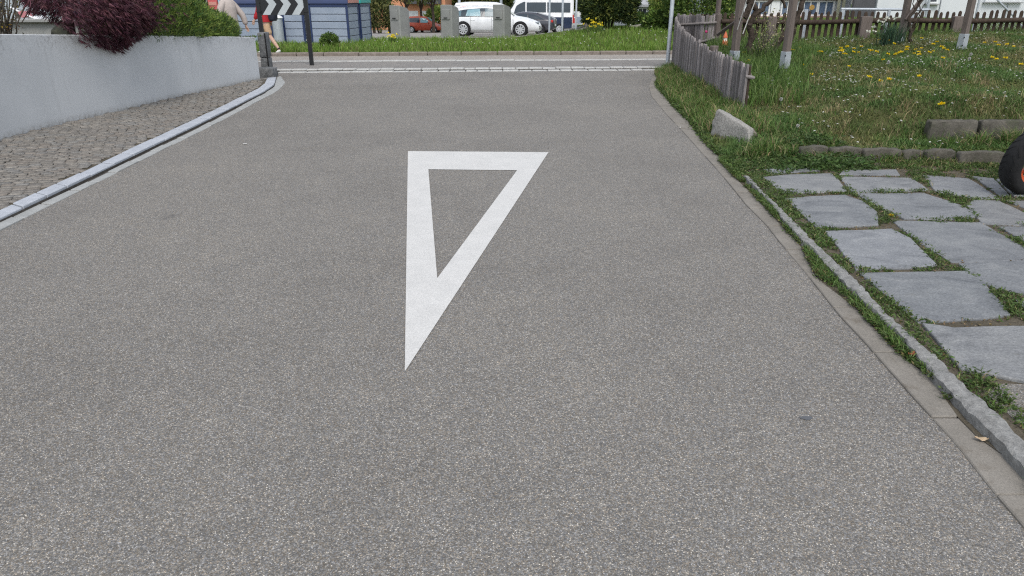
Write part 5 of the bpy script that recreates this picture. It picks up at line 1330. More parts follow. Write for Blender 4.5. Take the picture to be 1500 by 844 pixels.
def person(label, loc, rz, H, pose, mats, shorts=True):
    """faces local +X; joints in metres at height H"""
    root = thing('person', label, 'person', loc, rz); k = H/1.78
    V3 = lambda x, y, z: (x*k, y*k, z*k)
    hip = V3(0, 0, .95); wa = V3(.0, 0, 1.1); ch = V3(.02, 0, 1.32); nk = V3(.03, 0, 1.49); hd = V3(.05, 0, 1.56); cr = V3(.06, 0, 1.68)
    body = [([hip, wa, ch, nk, hd, cr], [(.13*k, .1*k), (.125*k, .095*k), (.15*k, .105*k), .055*k, (.07*k, .075*k), (.078*k, .085*k)])]
    cl_t = []; fat = pose.get('fat', 1.)
    cl_s = [([V3(0, 0, 1.0), V3(0, 0, .93)], [.15*k, .155*k])]; shoes = []; socks = []
    for sgn, (kn, an, toe) in ((1, pose['legL']), (-1, pose['legR'])):
        hj = V3(0, .09*sgn, .9); K = V3(kn[0], .09*sgn, kn[1]); A_ = V3(an[0], .09*sgn, an[1])
        t = Vector(V3(toe[0], .1*sgn, toe[1])); A3 = Vector(A_)
        mid = tuple(Vector(K)*.6+A3*.4)
        body.append(([hip, hj, tuple((Vector(hj)+Vector(K))/2), K, mid, A_, tuple(A3+(t-A3)*.5), tuple(t)], [(.13*k, .1*k), .095*k, .078*k, .055*k, .056*k, .037*k, (.036*k, .03*k), .024*k]))
        f = pose.get('short', .9)+.06; kk = Vector(hj)*(1-f)+Vector(K)*f
        cl_s.append(([V3(0, 0, .93), hj, tuple((Vector(hj)+Vector(K))/2), tuple(kk)], [.155*k, .112*k, .1*k, .094*k]))
        back = A3-(t-A3)*.25
        d = (t-A3); shoes.append(([tuple(back-Vector((0, 0, .03*k))), tuple(A3+d*.3-Vector((0, 0, .02*k))), tuple(A3+d*.75), tuple(t+d*.05)], [.044*k, .05*k, (.046*k, .038*k), .03*k]))
        up_ = (Vector(mid)-A3).normalized(); socks.append(([tuple(A3-up_*.01), tuple(A3+up_*.08*k)], [.047*k, .047*k]))
    for sgn, (el, wr) in ((1, pose['armL']), (-1, pose['armR'])):
        sh = V3(.02, .19*sgn, 1.41); E_ = V3(el[0], el[1]*sgn, el[2]); W_ = V3(wr[0], wr[1]*sgn, wr[2]); d = (Vector(W_)-Vector(E_)).normalized(); P_ = Vector(W_)+d*.06*k
        body.append(([ch, sh, E_, W_, tuple(P_)], [(.15*k, .105*k), .052*k, .04*k, .027*k, (.038*k, .018*k)]))
        sd_ = Vector((1, 0, 0)); sd_ = (sd_-d*sd_.dot(d)).normalized(); nn = d.cross(sd_)
        for q, ln in ((-.028, .062), (-.0095, .078), (.0095, .074), (.028, .056)):
            a = P_+sd_*q*k+d*.012*k; body.append(([tuple(P_), tuple(a), tuple(a+d*ln*.55*k), tuple(a+d*ln*k+nn*.012*sgn*k)], [(.038*k, .018*k), .0095*k, .009*k, .0075*k]))
        a = Vector(W_)+d*.025*k; body.append(([W_, tuple(a+sd_*.032*k), tuple(a+sd_*.045*k+d*.05*k)], [.027*k, .0115*k, .0085*k]))
        f = pose.get('sleeve', 1.); end = Vector(E_)*(1-f)+Vector(W_)*f
        cl_t.append(([V3(.02, .13*sgn, 1.42), sh, E_, tuple(end)], [.085*k*fat, .085*k*fat, .072*k*fat, .06*k*fat]))
    bodyo = skin_chain('body', M['skin'], body, root)
    
    tb_ = MB(); tb_.loft([[(V3(x0+a_*fat*math.cos(t), b_*fat*math.sin(t), z)) for t in [2*math.pi*j/20 for j in range(20)]] for z, a_, b_, x0 in ((.85, .165, .205, 0), (.88, .17, .205, 0), (1.0, .16, .19, .0), (1.15, .155, .19, .005), (1.3, .16, .21, .015), (1.4, .145, .21, .02), (1.46, .105, .16, .025), (1.5, .075, .085, .03), (1.52, .07, .075, .035))])
    tb_.build('shirt', mats[0], root, local=True, smooth=70)
    for c_ in cl_t: skin_chain('sleeve', mats[0], [c_], root)
    skin_chain('shorts' if shorts else 'trousers', mats[1], cl_s, root)
    for s in shoes: skin_chain('shoe', M['shoe'], [s], root)
    for s in socks: skin_chain('sock', M['sock'], [s], root)
    # head details
    h = Vector(cr)-Vector((0, 0, .03*k))
    b = MB(); b.lathe([(0, -.01), (.085*k, 0), (.096*k, .04*k), (.085*k, .09*k), (.05*k, .122*k), (0, .132*k)], h+Vector((-.014*k, 0, -.01*k)), 18); b.build('hair', M['hair'], root, local=True, smooth=60)
    for s in (-1, 1):
        MB().lathe([(0, -.01*k), (.009*k, -.005*k), (.009*k, .005*k), (0, .01*k)], h+Vector((.079*k, .03*s*k, -.02*k)), 10).build('eye', M['eye'], root, local=True)
        MB().lathe([(0, -.028*k), (.012*k, -.018*k), (.016*k, .01*k), (0, .026*k)], h+Vector((-.005*k, .083*s*k, -.03*k)), 10).build('ear', M['skin'], root, local=True, smooth=60)
    MB().loft([[h+Vector((.082*k, -.008*k, -.03*k)), h+Vector((.082*k, .008*k, -.03*k)), h+Vector((.08*k, 0, -.0*k))], [h+Vector((.104*k, -.006*k, -.055*k)), h+Vector((.104*k, .006*k, -.055*k)), h+Vector((.098*k, 0, -.048*k))]]).box(h+Vector((.078*k, 0, -.088*k)), (.012*k, .044*k, .01*k)).build('nose', M['skin'], root, local=True, smooth=60)
    return root
# red jersey: walking left, seen from the side, trailing leg stretched behind
px, py = -6.72, G(402, 80.5)[1]
pr = person('person in red jersey and tan shorts walking left behind the chevron board', (px, py, .0), R(172), 1.8,
       {'legL': ((-.1, .5), (-.33, .14), (-.22, .035)), 'legR': ((.2, .5), (.24, .1), (.4, .04)), 'armL': ((.06, .25, 1.12), (.2, .24, .9)), 'armR': ((-.08, .26, 1.12), (-.02, .27, .88)), 'sleeve': .93, 'short': .93}, (M['hoodie_red'], M['cloth_tan']))
bg_ = MB(); rings = []
for z, w_, d in ((.885, .11, .06), (.93, .15, .09), (1.1, .155, .1), (1.3, .145, .09), (1.4, .1, .06)):
    rings.append([(-.215+d*math.copysign(abs(math.cos(q))**.6, math.cos(q)), w_*math.copysign(abs(math.sin(q))**.6, math.sin(q)), z) for q in [2*math.pi*j/16 for j in range(16)]])
bg_.loft(rings); bago = bg_.build('backpack', M['cloth_dark'], None, smooth=60)
bago.location = (px, py, 0); bago.rotation_euler = (0, 0, R(172)); tag(bago, 'dark backpack worn by the person in red jersey', 'backpack')
person('person in loose beige jersey walking behind the juniper mound', (XU(339, 17.4, .8), 17.4, 0), R(168), 1.72,
       {'legL': ((.2, .5), (.18, .09), (.34, .04)), 'legR': ((-.03, .5), (-.2, .12), (-.05, .04)), 'armL': ((.1, .29, 1.14), (.2, .3, .93)), 'armR': ((-.16, .31, 1.13), (-.2, .34, .9)), 'sleeve': .95, 'fat': 1.06}, (M['cloth_beige'], M['cloth_dark']))
# ================================================================== RECYCLING CONTAINERS
def container(label, x0, x1, y0, y1, rz, roof_m, fascia=True):
    cx, cy = (x0+x1)/2, (y0+y1)/2; zb = float(zfar(cx, cy))-.05
    root = thing('recycling_container', label, 'container', (cx, cy, zb), rz, 'recycling containers on the verge')
    w_, d = (x1-x0)/2, (y1-y0)/2; h = 1.26-zb; t = .07
    b = MB()
    for sx in (-1, 1):
        for sy in (-1, 1): b.box((sx*(w_-t/2), sy*(d-t/2), h/2), (t, t, h))
    for z in (.06, h-.04):
        for sy in (-1, 1): b.box((0, sy*(d-t/2), z), (2*w_-2*t, t*.96, .1))
        for sx in (-1, 1): b.box((sx*(w_-t/2), 0, z), (t*.96, 2*d-2*t, .1))
    b.build('frame', M['navy'], root, local=True, bevel=.008)
    p = MB(); nz = 5; hh = (h-.2)/nz
    for k in range(nz):
        z = .12+hh*(k+.5)
        for sy in (-1, 1): p.box((0, sy*(d-.03), z), (2*w_-2*t-.01, .03, hh-.018))
        for sx in (-1, 1): p.box((sx*(w_-.03), 0, z), (.03, 2*d-2*t-.01, hh-.018))
    p.build('panel', M['panel_blue'], root, local=True, bevel=.006)
    MB().box((0, 0, h/2), (2*w_-.14, 2*d-.14, h-.05)).build('liner', M['plastic_dark'], root, local=True)
    # arched lid, coloured on its ends
    r = MB(); rings = []
    for sx in (-1, 1):
        rings.append([(sx*(w_+.03), (d+.03)*math.cos(a), h+.02+.42*math.sin(a)) for a in [math.pi*k/14 for k in range(15)]])
    r.loft(rings); r.build('lid', M['navy'] if fascia else roof_m, root, local=True, smooth=30)
    for sx in (-1, 1):
        e = MB(); e.loft([[(sx*(w_+.032), d*.96*math.cos(a), h+.04+.37*math.sin(a)) for a in [math.pi*k/14 for k in range(15)]], [(sx*(w_+.045), d*.96*math.cos(a), h+.04+.37*math.sin(a)) for a in [math.pi*k/14 for k in range(15)]]])
        e.build('lid_end', roof_m, root, local=True)
    o = MB(); o.lathe([(0, -.01), (.12, -.01), (.12, .03), (0, .03)], (0, -d*.72, h+.3), 14, M=Matrix.Rotation(R(60), 3, 'X')); o.build('slot', M['plastic_dark'], root, local=True)
    return root
yb = 25.6
x0, x1 = XU(458, yb), XU(517, yb)
container('navy framed container with salmon lid end right of the chevron board', x0, x1, yb, yb+1.15, R(-7), M['roof_salmon'])
container('navy framed container with teal lid end behind the salmon one', x0+.17, x1+.17, yb+1.28, yb+2.45, R(-7), M['roof_teal'], False)
x0, x1 = XU(419, yb), XU(449, yb)
container('narrow navy framed container seen below the chevron board', x0-.05, x1, yb, yb+1.2, R(0), M['roof_salmon'])
x0, x1 = XU(345, yb), XU(402, yb)
container('navy framed container behind the person in red jersey', x0, x1, yb, yb+1.2, R(0), M['roof_teal'])
def bin_post():
    y = 25.35; x = XU(410, y); zb = float(zfar(x, y)); zt = ZV(y, 21.5); root = thing('waste_column', 'pale silver round waste column between the containers', 'bin', (x, y, zb))
    MB().lathe([(0, -.05), (.17, -.05), (.17, zt-zb-.12), (0, zt-zb-.12)], (x, y, zb), 24).build('body', M['galv'], root, smooth=40)
    MB().lathe([(0, 0), (.19, 0), (.2, .02), (.15, .08), (.06, .11), (0, .115)], (x, y, zt-.12), 24).build('domed_top', M['frame_white'], root, smooth=40)
bin_post()
# grey inlet columns of the sunken containers
def inlet(u0, u1, vt, label, rz):
    y = 33.; s = (y*CT+1.7*ST)/F; x = ((u0+u1)/2-CX)*s; zb = float(zfar(x, y)); zt = ZV(y, vt); W_ = (u1-u0)*s/2
    root = thing('waste_inlet', label, 'waste inlet', (x, y, zb), rz, 'grey waste inlet columns on the verge')
    h = zt-zb; n = 9; prof = [(-W_*.8, -.42)]+[(W_*.8*math.sin(a)*1. if False else W_*.8*math.cos(math.pi-math.pi*k/n*1.), -.42+.0) for k, a in ()]
    out = [(-W_*.86, -.34), (-W_*.8, -.38), (W_*.8, -.38), (W_*.86, -.34), (W_*.86, .1), (W_*.7, .3), (W_*.35, .38), (-W_*.35, .38), (-W_*.7, .3), (-W_*.86, .1)]
    top = lambda x_, y_: h-(.0 if y_ < -.05 else (y_+.05)*.62)
    b = MB(); b.prism(out, -.1, top); b.build('body', M['steel_gray'], root, local=True, bevel=.02, seg=2)
    c = MB(); c.box((0, -.4, h*.72), (W_*1.15, .03, h*.3)); f = c.build('drum_door', M['steel_gray'], root, local=True, bevel=.012)
    MB().box((0, -.43, h*.62), (.18, .03, .03)).build('handle', M['plastic_dark'], f, local=True, bevel=.005)
    MB().box((0, 0, .0), (W_*2.0, .95, .12)).build('plinth', M['concrete'], root, local=True, bevel=.01)
inlet(577, 600, 8, 'grey waste inlet column left of the red car', R(-34))
inlet(650, 672.5, 7, 'grey waste inlet column at the rear of the white estate car', R(-28))
inlet(725.5, 748, 6.5, 'grey waste inlet column before the middle of the white estate car', R(-30))

# ================================================================== VEHICLES
def crom(xs, st):
    """smooth interpolation of station rows along x"""
    X = np.array([s[0] for s in st]); A = np.array([s[1:] for s in st]); t = np.interp(xs, X, np.arange(len(X)))
    i = np.clip(t.astype(int), 0, len(X)-2); f = (t-i)[:, None]
    g = lambda k: A[np.clip(k, 0, len(X)-1)]
    p0, p1, p2, p3 = g(i-1), g(i), g(i+1), g(i+2)
    m1 = (p2-p0)*.35; m2 = (p3-p1)*.35
    return (2*f**3-3*f**2+1)*p1+(f**3-2*f**2+f)*m1+(-2*f**3+3*f**2)*p2+(f**3-f**2)*m2
def vehicle(name, label, cat, loc, rz, st, wheels, wr, paint, glass, sides, ends=(), lights=(), hub=None, lower=None, extra=None, spokes=7):
    """st rows: x, z bottom, z belt, z roof edge, z roof centre, half width sill, belt, roof"""
    root = thing(name, label, cat, loc, rz)
    xs = np.linspace(st[0][0], st[-1][0], 61); R_ = crom(xs, st)
    def ring(r, off=0.):
        zb, zs, zt, zc, ws, wb, wt = r
        h = [(0, zb), (ws*.9, zb), (ws, zb+.07), ((ws+wb)/2+.03, zb*.45+zs*.55), (wb, zs-.04), (wb-.015, zs), (wb*.4+wt*.6, zs*.42+zt*.58), (wt, zt-.04), (wt-.07, zt+.005), (wt*.5, (zt+zc*2)/3), (0, zc)]
        return h+[(-a, z) for a, z in h[1:-1]][::-1]
    b = MB(); b.loft([[(x, a, z) for a, z in ring(r)] for x, r in zip(xs, R_)]); body = b.build('body', paint, root, local=True, smooth=42)
    def side(x, t, s, off=.012):
        r = crom(np.array([x]), st)[0]; zb, zs, zt, zc, ws, wb, wt = r
        pts = [(wb-.015, zs), (wb*.4+wt*.6, zs*.42+zt*.58), (wt, zt-.04)]
        q = t*2; i = min(int(q), 1); f = q-i; y = pts[i][0]*(1-f)+pts[i+1][0]*f; z = pts[i][1]*(1-f)+pts[i+1][1]*f
        return (x, s*(y+off), z+off*.3)
    for poly, m, *off_ in sides:
        off_ = off_[0] if off_ else .016
        for s in (-1, 1):
            xs_ = [p[0] for p in poly]; n = 26; lo = []; hi = []
            for x in np.linspace(min(xs_), max(xs_), n):
                ts = []
                for (xa, ta), (xb, tb) in zip(poly, poly[1:]+poly[:1]):
                    if abs(xa-xb) < 1e-6:
                        if abs(x-xa) < 1e-6: ts += [ta, tb]
                    elif min(xa, xb)-1e-9 <= x <= max(xa, xb)+1e-9: ts.append(ta+(tb-ta)*(x-xa)/(xb-xa))
                lo.append((x, min(ts))); hi.append((x, max(ts)))
            g = MB(); rings = []
            for (x, a), (_, c) in zip(lo, hi): rings.append([side(x, a, s, off_), side(x, (a+c)/2, s, off_+.004), side(x, c, s, off_), side(x, c, s, -.02), side(x, a, s, -.02)])
            g.loft(rings); g.build('side_window', m, root, local=True)
    for nm, poly, m in ends:
        g = MB(); g.loft([poly, [(p[0]*.995, p[1]*.98, p[2]-.02) for p in poly]]); g.build(nm, m, root, local=True)
    for nm, c, d, m in lights:
        for s in (-1, 1): MB().box((c[0], c[1]*s, c[2]), d, -.35*s if nm == 'headlight' else 0).build(nm, m, root, local=True, bevel=.03, seg=2)
    if lower: 
        for s in (-1, 1):
            g = MB(); rings = []
            for x in np.linspace(lower[0], lower[1], 14):
                zb, zs, zt, zc, ws, wb, wt = crom(np.array([x]), st)[0]; o_ = .012
                rings.append([(x, s*(ws+o_), zb+.07), (x, s*((ws+wb)/2+.03+o_), zb*.45+zs*.55), (x, s*(wb+o_), zs-.04), (x, s*(wb-.02), zs-.04), (x, s*(ws-.02), zb+.07)])
            g.loft(rings); g.build('lower_panel', lower[4], root, local=True, smooth=50)
    hub = hub or M['hub']
    for wx in wheels:
        r0 = crom(np.array([wx]), st)[0]
        for s in (-1, 1):
            yw = s*(max(r0[4], (r0[4]+r0[5])/2+.03)+.012)
            a = MB(); a.loft([[(wx+wr*1.1*math.cos(t), yy_, wr+wr*1.1*math.sin(t)) for t in [2*math.pi*k/32 for k in range(32)]] for yy_ in (yw-s*.1, yw)]); a.build('wheel_arch', M['plastic_dark'], root, local=True)
            t_ = MB(); t_.lathe([(wr*.62, -.1), (wr*.95, -.1), (wr, -.07), (wr, .07), (wr*.95, .1), (wr*.62, .1), (0, .09)][::1], (wx, yw-s*.07, wr), 28, 'Y'); ty = t_.build('wheel', M['rubber'], root, local=True, smooth=40)
            h = MB(); yo = yw+s*.036
            h.loft([[(wx+q*math.cos(t), yy_, wr+q*math.sin(t)) for t in [2*math.pi*k/28 for k in range(28)]] for q, yy_ in ((wr*.68, yo), (wr*.63, yo+s*.012), (wr*.57, yo+s*.004))], cap=False)
            h.loft([[(wx+wr*.2*math.cos(t), yy_, wr+wr*.2*math.sin(t)) for t in [2*math.pi*k/16 for k in range(16)]] for yy_ in (yo, yo+s*.02)])
            for k in range(spokes):
                t = 2*math.pi*k/spokes; c, sn = math.cos(t), math.sin(t); q = wr*.1
                h.loft([[(wx+a_*c-b_*sn, yo+s*o_, wr+a_*sn+b_*c) for a_, b_ in ((wr*.15, -q*.8), (wr*.6, -q*1.1), (wr*.6, q*1.1), (wr*.15, q*.8))] for o_ in (.0, .014)])
            h.build('hubcap', hub, ty, local=True)
    if extra: extra(root, st, side)
    return root
def base_z(x, y): return float(zfar(x, y))+.016
# white estate car
M['glass_mid'] = plain('grey_car_glass', (.1, .16, .19), .1, spec=.4)
y = 36.2; xm = (XU(651, y, -.2)+XU(794, y, -.2))/2; ce = 4.62/2
EST = [(-2.31, .42, .88, .9, .92, .55, .62, .5), (-2.27, .36, .9, .98, 1.0, .74, .78, .6), (-2.12, .3, .93, 1.16, 1.19, .84, .86, .58), (-1.85, .27, .95, 1.3, 1.34, .86, .88, .6), (-1.2, .2, .95, 1.41, 1.46, .86, .9, .62), (-.3, .18, .93, 1.47, 1.52, .86, .9, .63), (.35, .18, .91, 1.42, 1.47, .86, .9, .61), (.75, .18, .9, 1.2, 1.24, .86, .89, .62), (1.12, .19, .89, .97, 1.02, .86, .88, .68), (1.6, .22, .83, .87, .93, .86, .86, .68), (2.0, .26, .72, .76, .8, .8, .8, .6), (2.24, .26, .56, .62, .66, .66, .66, .46), (2.31, .3, .46, .52, .54, .48, .48, .34)]
EST = [(a, b*.93, c*.9, d*.9, e*.9, f, g, h) for a, b, c, d, e, f, g, h in EST]
def est_extra(root, st, side):
    for s in (-1, 1):
        MB().box((.72, s*.99, .89), (.16, .2, .13)).build('door_mirror', M['white_car'], root, local=True, bevel=.04, seg=2)
        for x in (-.62, .38):
            MB().box((x-.25, s*.905, .73), (.2, .03, .035)).build('door_handle', M['white_car'], root, local=True, bevel=.01)
        d = MB()
        for x in (-.98, .02, 1.02): d.box((x, s*.9, .62), (.012, .04, .58))
        d.box((.0, s*.885, .3), (2.0, .05, .05)); d.build('door_seam', M['granite_gray'], root, local=True)
        MB().tube([(-1.8, s*.6, 1.33), (-1.6, s*.6, 1.375), (.1, s*.6, 1.39), (.3, s*.6, 1.34)], .014, 6).build('roof_rail', M['hub'], root, local=True)
    MB().box((2.235, 0, .4), (.1, 1.2, .16)).build('front_grille', M['plastic_dark'], root, local=True, bevel=.03)
    for s in (-1, 1): MB().box((2.16, .58*s, .4), (.16, .24, .16), -.5*s).build('bumper_vent', M['plastic_dark'], root, local=True, bevel=.03)
vehicle('estate_car', 'white estate car parked behind the waste inlet columns', 'car', (xm, y, base_z(xm, y)), R(-4), EST, (-1.33, 1.35), .33, M['white_car'], None,
        [([(-1.98, .04), (.93, .05), (.62, .5), (.34, .84), (-.4, .9), (-1.3, .86), (-1.62, .78)], M['glass'], .012), ([(-1.2, .12), (-.5, .1), (-.55, .82), (-1.12, .8)], M['glass_light'], .02), ([(-1.8, .1), (-1.42, .1), (-1.42, .7), (-1.55, .66)], M['glass_mid'], .02), ([(-.3, .1), (.45, .1), (.2, .74), (-.3, .82)], M['glass_mid'], .02)],
        [('windscreen', [(1.06, -.62, .93), (1.06, .62, .93), (.5, .54, 1.29), (.5, -.54, 1.29)], M['glass'])],
        [('headlight', (2.02, .72, .6), (.42, .07, .1), M['lamp']), ('taillight', (-2.2, .72, .79), (.16, .18, .2), M['tail'])], extra=est_extra, spokes=9)
# small white panel van behind it
y = 46.; x_r = XU(667, y, .8); xm = x_r+2.15
VAN = [(-2.15, .4, 1.0, 1.66, 1.7, .7, .74, .62), (-2.1, .34, 1.02, 1.76, 1.8, .82, .84, .68), (-1.2, .24, 1.03, 1.79, 1.86, .86, .88, .7), (.3, .24, 1.03, 1.77, 1.84, .86, .88, .69), (.8, .24, 1.02, 1.66, 1.7, .86, .88, .66), (1.25, .24, 1.0, 1.3, 1.34, .86, .87, .64), (1.55, .25, .97, 1.05, 1.08, .85, .85, .64), (1.95, .28, .85, .92, .95, .8, .8, .6), (2.15, .34, .62, .7, .72, .6, .6, .45)]
def van_text(root, st, side):
    for s in (-1,):
        c = bpy.data.curves.new('lettering', 'FONT'); c.body = 'ATT ENERGY'; c.size = .19; c.extrude = .004; c.align_x = 'LEFT'
        tmp = bpy.data.objects.new('tmp_text', c); COL.objects.link(tmp); dg = bpy.context.evaluated_depsgraph_get(); me = bpy.data.meshes.new_from_object(tmp.evaluated_get(dg)); bpy.data.objects.remove(tmp)
        p = side(-1.3, .5, s, .035); q = side(-1.3, .8, s, .035); tilt = math.atan2(abs(p[1])-abs(q[1]), q[2]-p[2])
        me.transform(Matrix.Translation(Vector((-1.82, p[1], p[2]))) @ Matrix.Rotation(R(90)-tilt, 4, 'X')); me.materials.clear()
        o = link('lettering', me, M['text_red'], root, local=True)
    for s in (-1, 1): MB().box((.9, .98*s, 1.12), (.14, .18, .22)).build('door_mirror', M['plastic_dark'], root, local=True, bevel=.03)
vehicle('panel_van', 'small white panel van with faint red lettering behind the estate car', 'van', (xm, y, base_z(xm, y)), 0, VAN, (-1.3, 1.35), .33, M['white_van'], None,
        [([(.12, .3), (1.02, .3), (.78, .86), (.12, .88)], M['glass'])], [], [('headlight', (1.98, .62, .82), (.26, .2, .16), M['lamp']), ('taillight', (-2.12, .78, 1.1), (.1, .1, .36), M['tail'])], extra=van_text)
# red small car further off
y = 75.; xf_ = XU(647, y, -1); RED = [(-1.75, .4, .85, 1.0, 1.05, .6, .66, .52), (-1.68, .34, .9, 1.3, 1.34, .74, .78, .58), (-1.4, .26, .93, 1.47, 1.52, .78, .82, .58), (-.2, .22, .92, 1.5, 1.56, .8, .84, .6), (.35, .22, .91, 1.42, 1.46, .8, .84, .58), (.75, .22, .9, 1.12, 1.15, .8, .83, .6), (1.05, .22, .88, .96, 1.0, .8, .82, .62), (1.5, .26, .74, .8, .84, .74, .76, .56), (1.72, .3, .55, .6, .62, .58, .58, .42)]
vehicle('small_car', 'small red car driving past behind the grass verge', 'car', (xf_-1.72, y, base_z(xf_-1.7, y)), R(-6), RED, (-1.12, 1.1), .31, M['red_car'], None,
        [([(-1.42, .1), (-.3, .06), (-.3, .85), (-1.3, .82)], M['glass']), ([(-.22, .06), (.72, .06), (.36, .84), (-.22, .86)], M['glass_light'])], [('windscreen', [(.98, -.55, .98), (.98, .55, .98), (.42, .5, 1.42), (.42, -.5, 1.42)], M['glass_light'])],
        [('headlight', (1.5, .58, .72), (.3, .2, .15), M['lamp']), ('taillight', (-1.66, .66, .9), (.12, .12, .3), M['tail'])],
        extra=lambda r, st, sd_: [MB().box((.62, .92*s, .98), (.14, .16, .12)).build('door_mirror', M['red_car'], r, local=True, bevel=.03) for s in (-1, 1)])
# dark grey car, rear to the right
y = 52.; xr_ = XU(812, y, -.2); GRY = [(-2.2, .4, .88, .95, .98, .6, .66, .5), (-2.1, .32, .92, 1.05, 1.08, .8, .82, .6), (-1.6, .26, .93, 1.2, 1.24, .86, .87, .58), (-.8, .2, .93, 1.38, 1.42, .87, .89, .6), (0., .2, .92, 1.4, 1.44, .87, .89, .6), (.5, .2, .91, 1.3, 1.34, .87, .89, .6), (1.1, .2, .89, .98, 1.03, .86, .88, .66), (1.7, .24, .78, .84, .9, .84, .85, .66), (2.2, .3, .55, .6, .63, .6, .6, .45)]
vehicle('dark_car', 'dark grey car with red taillight parked before the camper van', 'car', (xr_-2.1, y, base_z(xr_-2.1, y)), R(180-12), GRY, (-1.3, 1.4), .33, M['gray_car'], None,
        [([(-1.6, .1), (-.45, .06), (-.45, .82), (-.9, .8)], M['glass']), ([(-.38, .06), (.8, .06), (.4, .8), (-.38, .84)], M['glass'])], [('rear_window', [(-2.0, -.52, 1.1), (-2.0, .52, 1.1), (-1.0, .48, 1.385), (-1.0, -.48, 1.385)], M['glass'])],
        [('headlight', (2.0, .6, .66), (.3, .2, .12), M['lamp']), ('taillight', (-2.08, .66, .86), (.16, .36, .16), M['tail'])], hub=M['hub_dark'], spokes=5,
        extra=lambda r, st, sd_: MB().box((-2.2, 0, .6), (.03, .5, .11)).build('number_plate', M['frame_white'], r, local=True))
# tall white and navy camper van
y = 60.; xr_ = XU(838, y, .3); CAM = [(-2.98, .4, 1.25, 2.7, 2.78, .8, .86, .72), (-2.9, .34, 1.27, 2.85, 2.93, .94, .97, .78), (-1., .28, 1.28, 2.9, 3.0, .97, 1.0, .8), (.9, .28, 1.28, 2.88, 2.96, .97, 1.0, .8), (1.4, .28, 1.27, 2.55, 2.6, .97, 1.0, .78), (1.95, .28, 1.25, 1.75, 1.8, .97, .99, .76), (2.35, .3, 1.2, 1.28, 1.32, .95, .96, .72), (2.8, .34, 1.0, 1.08, 1.1, .86, .88, .66), (2.98, .4, .7, .78, .8, .6, .6, .5)]
def cam_extra(root, st, side):
    for s in (-1, 1): MB().box((1.75, 1.12*s, 1.4), (.16, .2, .32)).build('door_mirror', M['plastic_dark'], root, local=True, bevel=.04)
vehicle('camper_van', 'tall white camper van with navy lower half and dark window band', 'van', (xr_-2.95, y, base_z(xr_-2.9, y)), R(180+3), CAM, (-1.85, 1.8), .36, M['white_van'], None,
        [([(-2.7, .16), (-.9, .16), (-.9, .56), (-2.7, .56)], M['glass']), ([(-.8, .16), (.7, .16), (.7, .56), (-.8, .56)], M['glass']), ([(.8, .12), (1.8, .1), (1.5, .6), (.8, .6)], M['glass'])], [('windscreen', [(2.3, -.7, 1.34), (2.3, .7, 1.34), (1.5, .7, 2.45), (1.5, -.7, 2.45)], M['glass'])],
        [('headlight', (2.8, .7, .92), (.24, .24, .2), M['lamp']), ('taillight', (-2.94, .9, 1.1), (.12, .14, .6), M['tail'])], extra=cam_extra, lower=(-2.85, 2.35, .42, 1.12, M['navy_paint']), spokes=9)
# ================================================================== POLES AND SIGNS
def pole(label, u, v, y, r=.04, top=2.6, group=None, x=None):
    p = AT(u, v, y); zb = float(zfar(p.x, y))-.1 if y > 20.8 else -.05
    root = thing('steel_pole', label, 'pole', (p.x, y, zb), group=group)
    MB().lathe([(0, 0), (r, 0), (r, top), (r*.8, top+.015), (0, top+.02)], (p.x, y, zb), 14).build('tube', M['galv'], root, smooth=50)
    MB().lathe([(0, 0), (r*2.2, 0), (r*2.2, .13), (r*1.2, .15), (0, .15)], (p.x, y, zb), 14).build('foot', M['concrete'], root, smooth=40)
    return root
pole('grey galvanised pole at the corner of the grey paling fence', 978.5, 84, 17.0, .045, 3.1)
pole('thin galvanised pole before the dark grey car', 804.5, 45, 38, .05)
pole('thin galvanised pole before the navy part of the camper van', 823.5, 42, 38.4, .055)
pole('thin galvanised pole right of the camper van', 843.5, 36, 46, .055)
pole('thin pale pole above the second waste inlet column', 673, 10, 50, .09, 5)
pole('thin pale pole above the third waste inlet column', 734, 10, 56, .1, 5)
def round_sign():
    y = 64.; p = AT(757, 5, y); zb = float(zfar(p.x, y)); root = thing('round_sign', 'grey back of a round traffic sign with a small plate below', 'road sign', (p.x, y, zb))
    MB().lathe([(0, 0), (.05, 0), (.05, p.z-zb+.4), (0, p.z-zb+.4)], (p.x, y, zb), 10).build('post', M['galv'], root, smooth=50)
    MB().lathe([(0, -.012), (.3, -.012), (.3, .012), (0, .012)], (p.x, y-.07, p.z), 28, 'Y').build('disc', M['galv'], root)
    MB().box((p.x, y-.07, p.z-.6), (.5, .02, .34)).build('plate', M['galv'], root)
round_sign()
for k, (u, lab) in enumerate(((858.5, 'brown wooden stump post left of the dark bush'), (862, 'second brown wooden stump post nearest the dark bush'))):
    y = 35.; p = AT(u, 41, y); zb = float(zfar(p.x, y)); zt = ZV(y, 30)
    root = tag(MB().lathe([(0, -.1), (.055, -.1), (.05, zt-zb), (.03, zt-zb+.02), (0, zt-zb+.02)], (p.x, y, zb), 10).build('wooden_stump', M['wood_post'], smooth=50), lab, 'post', 'wooden stumps by the lot')
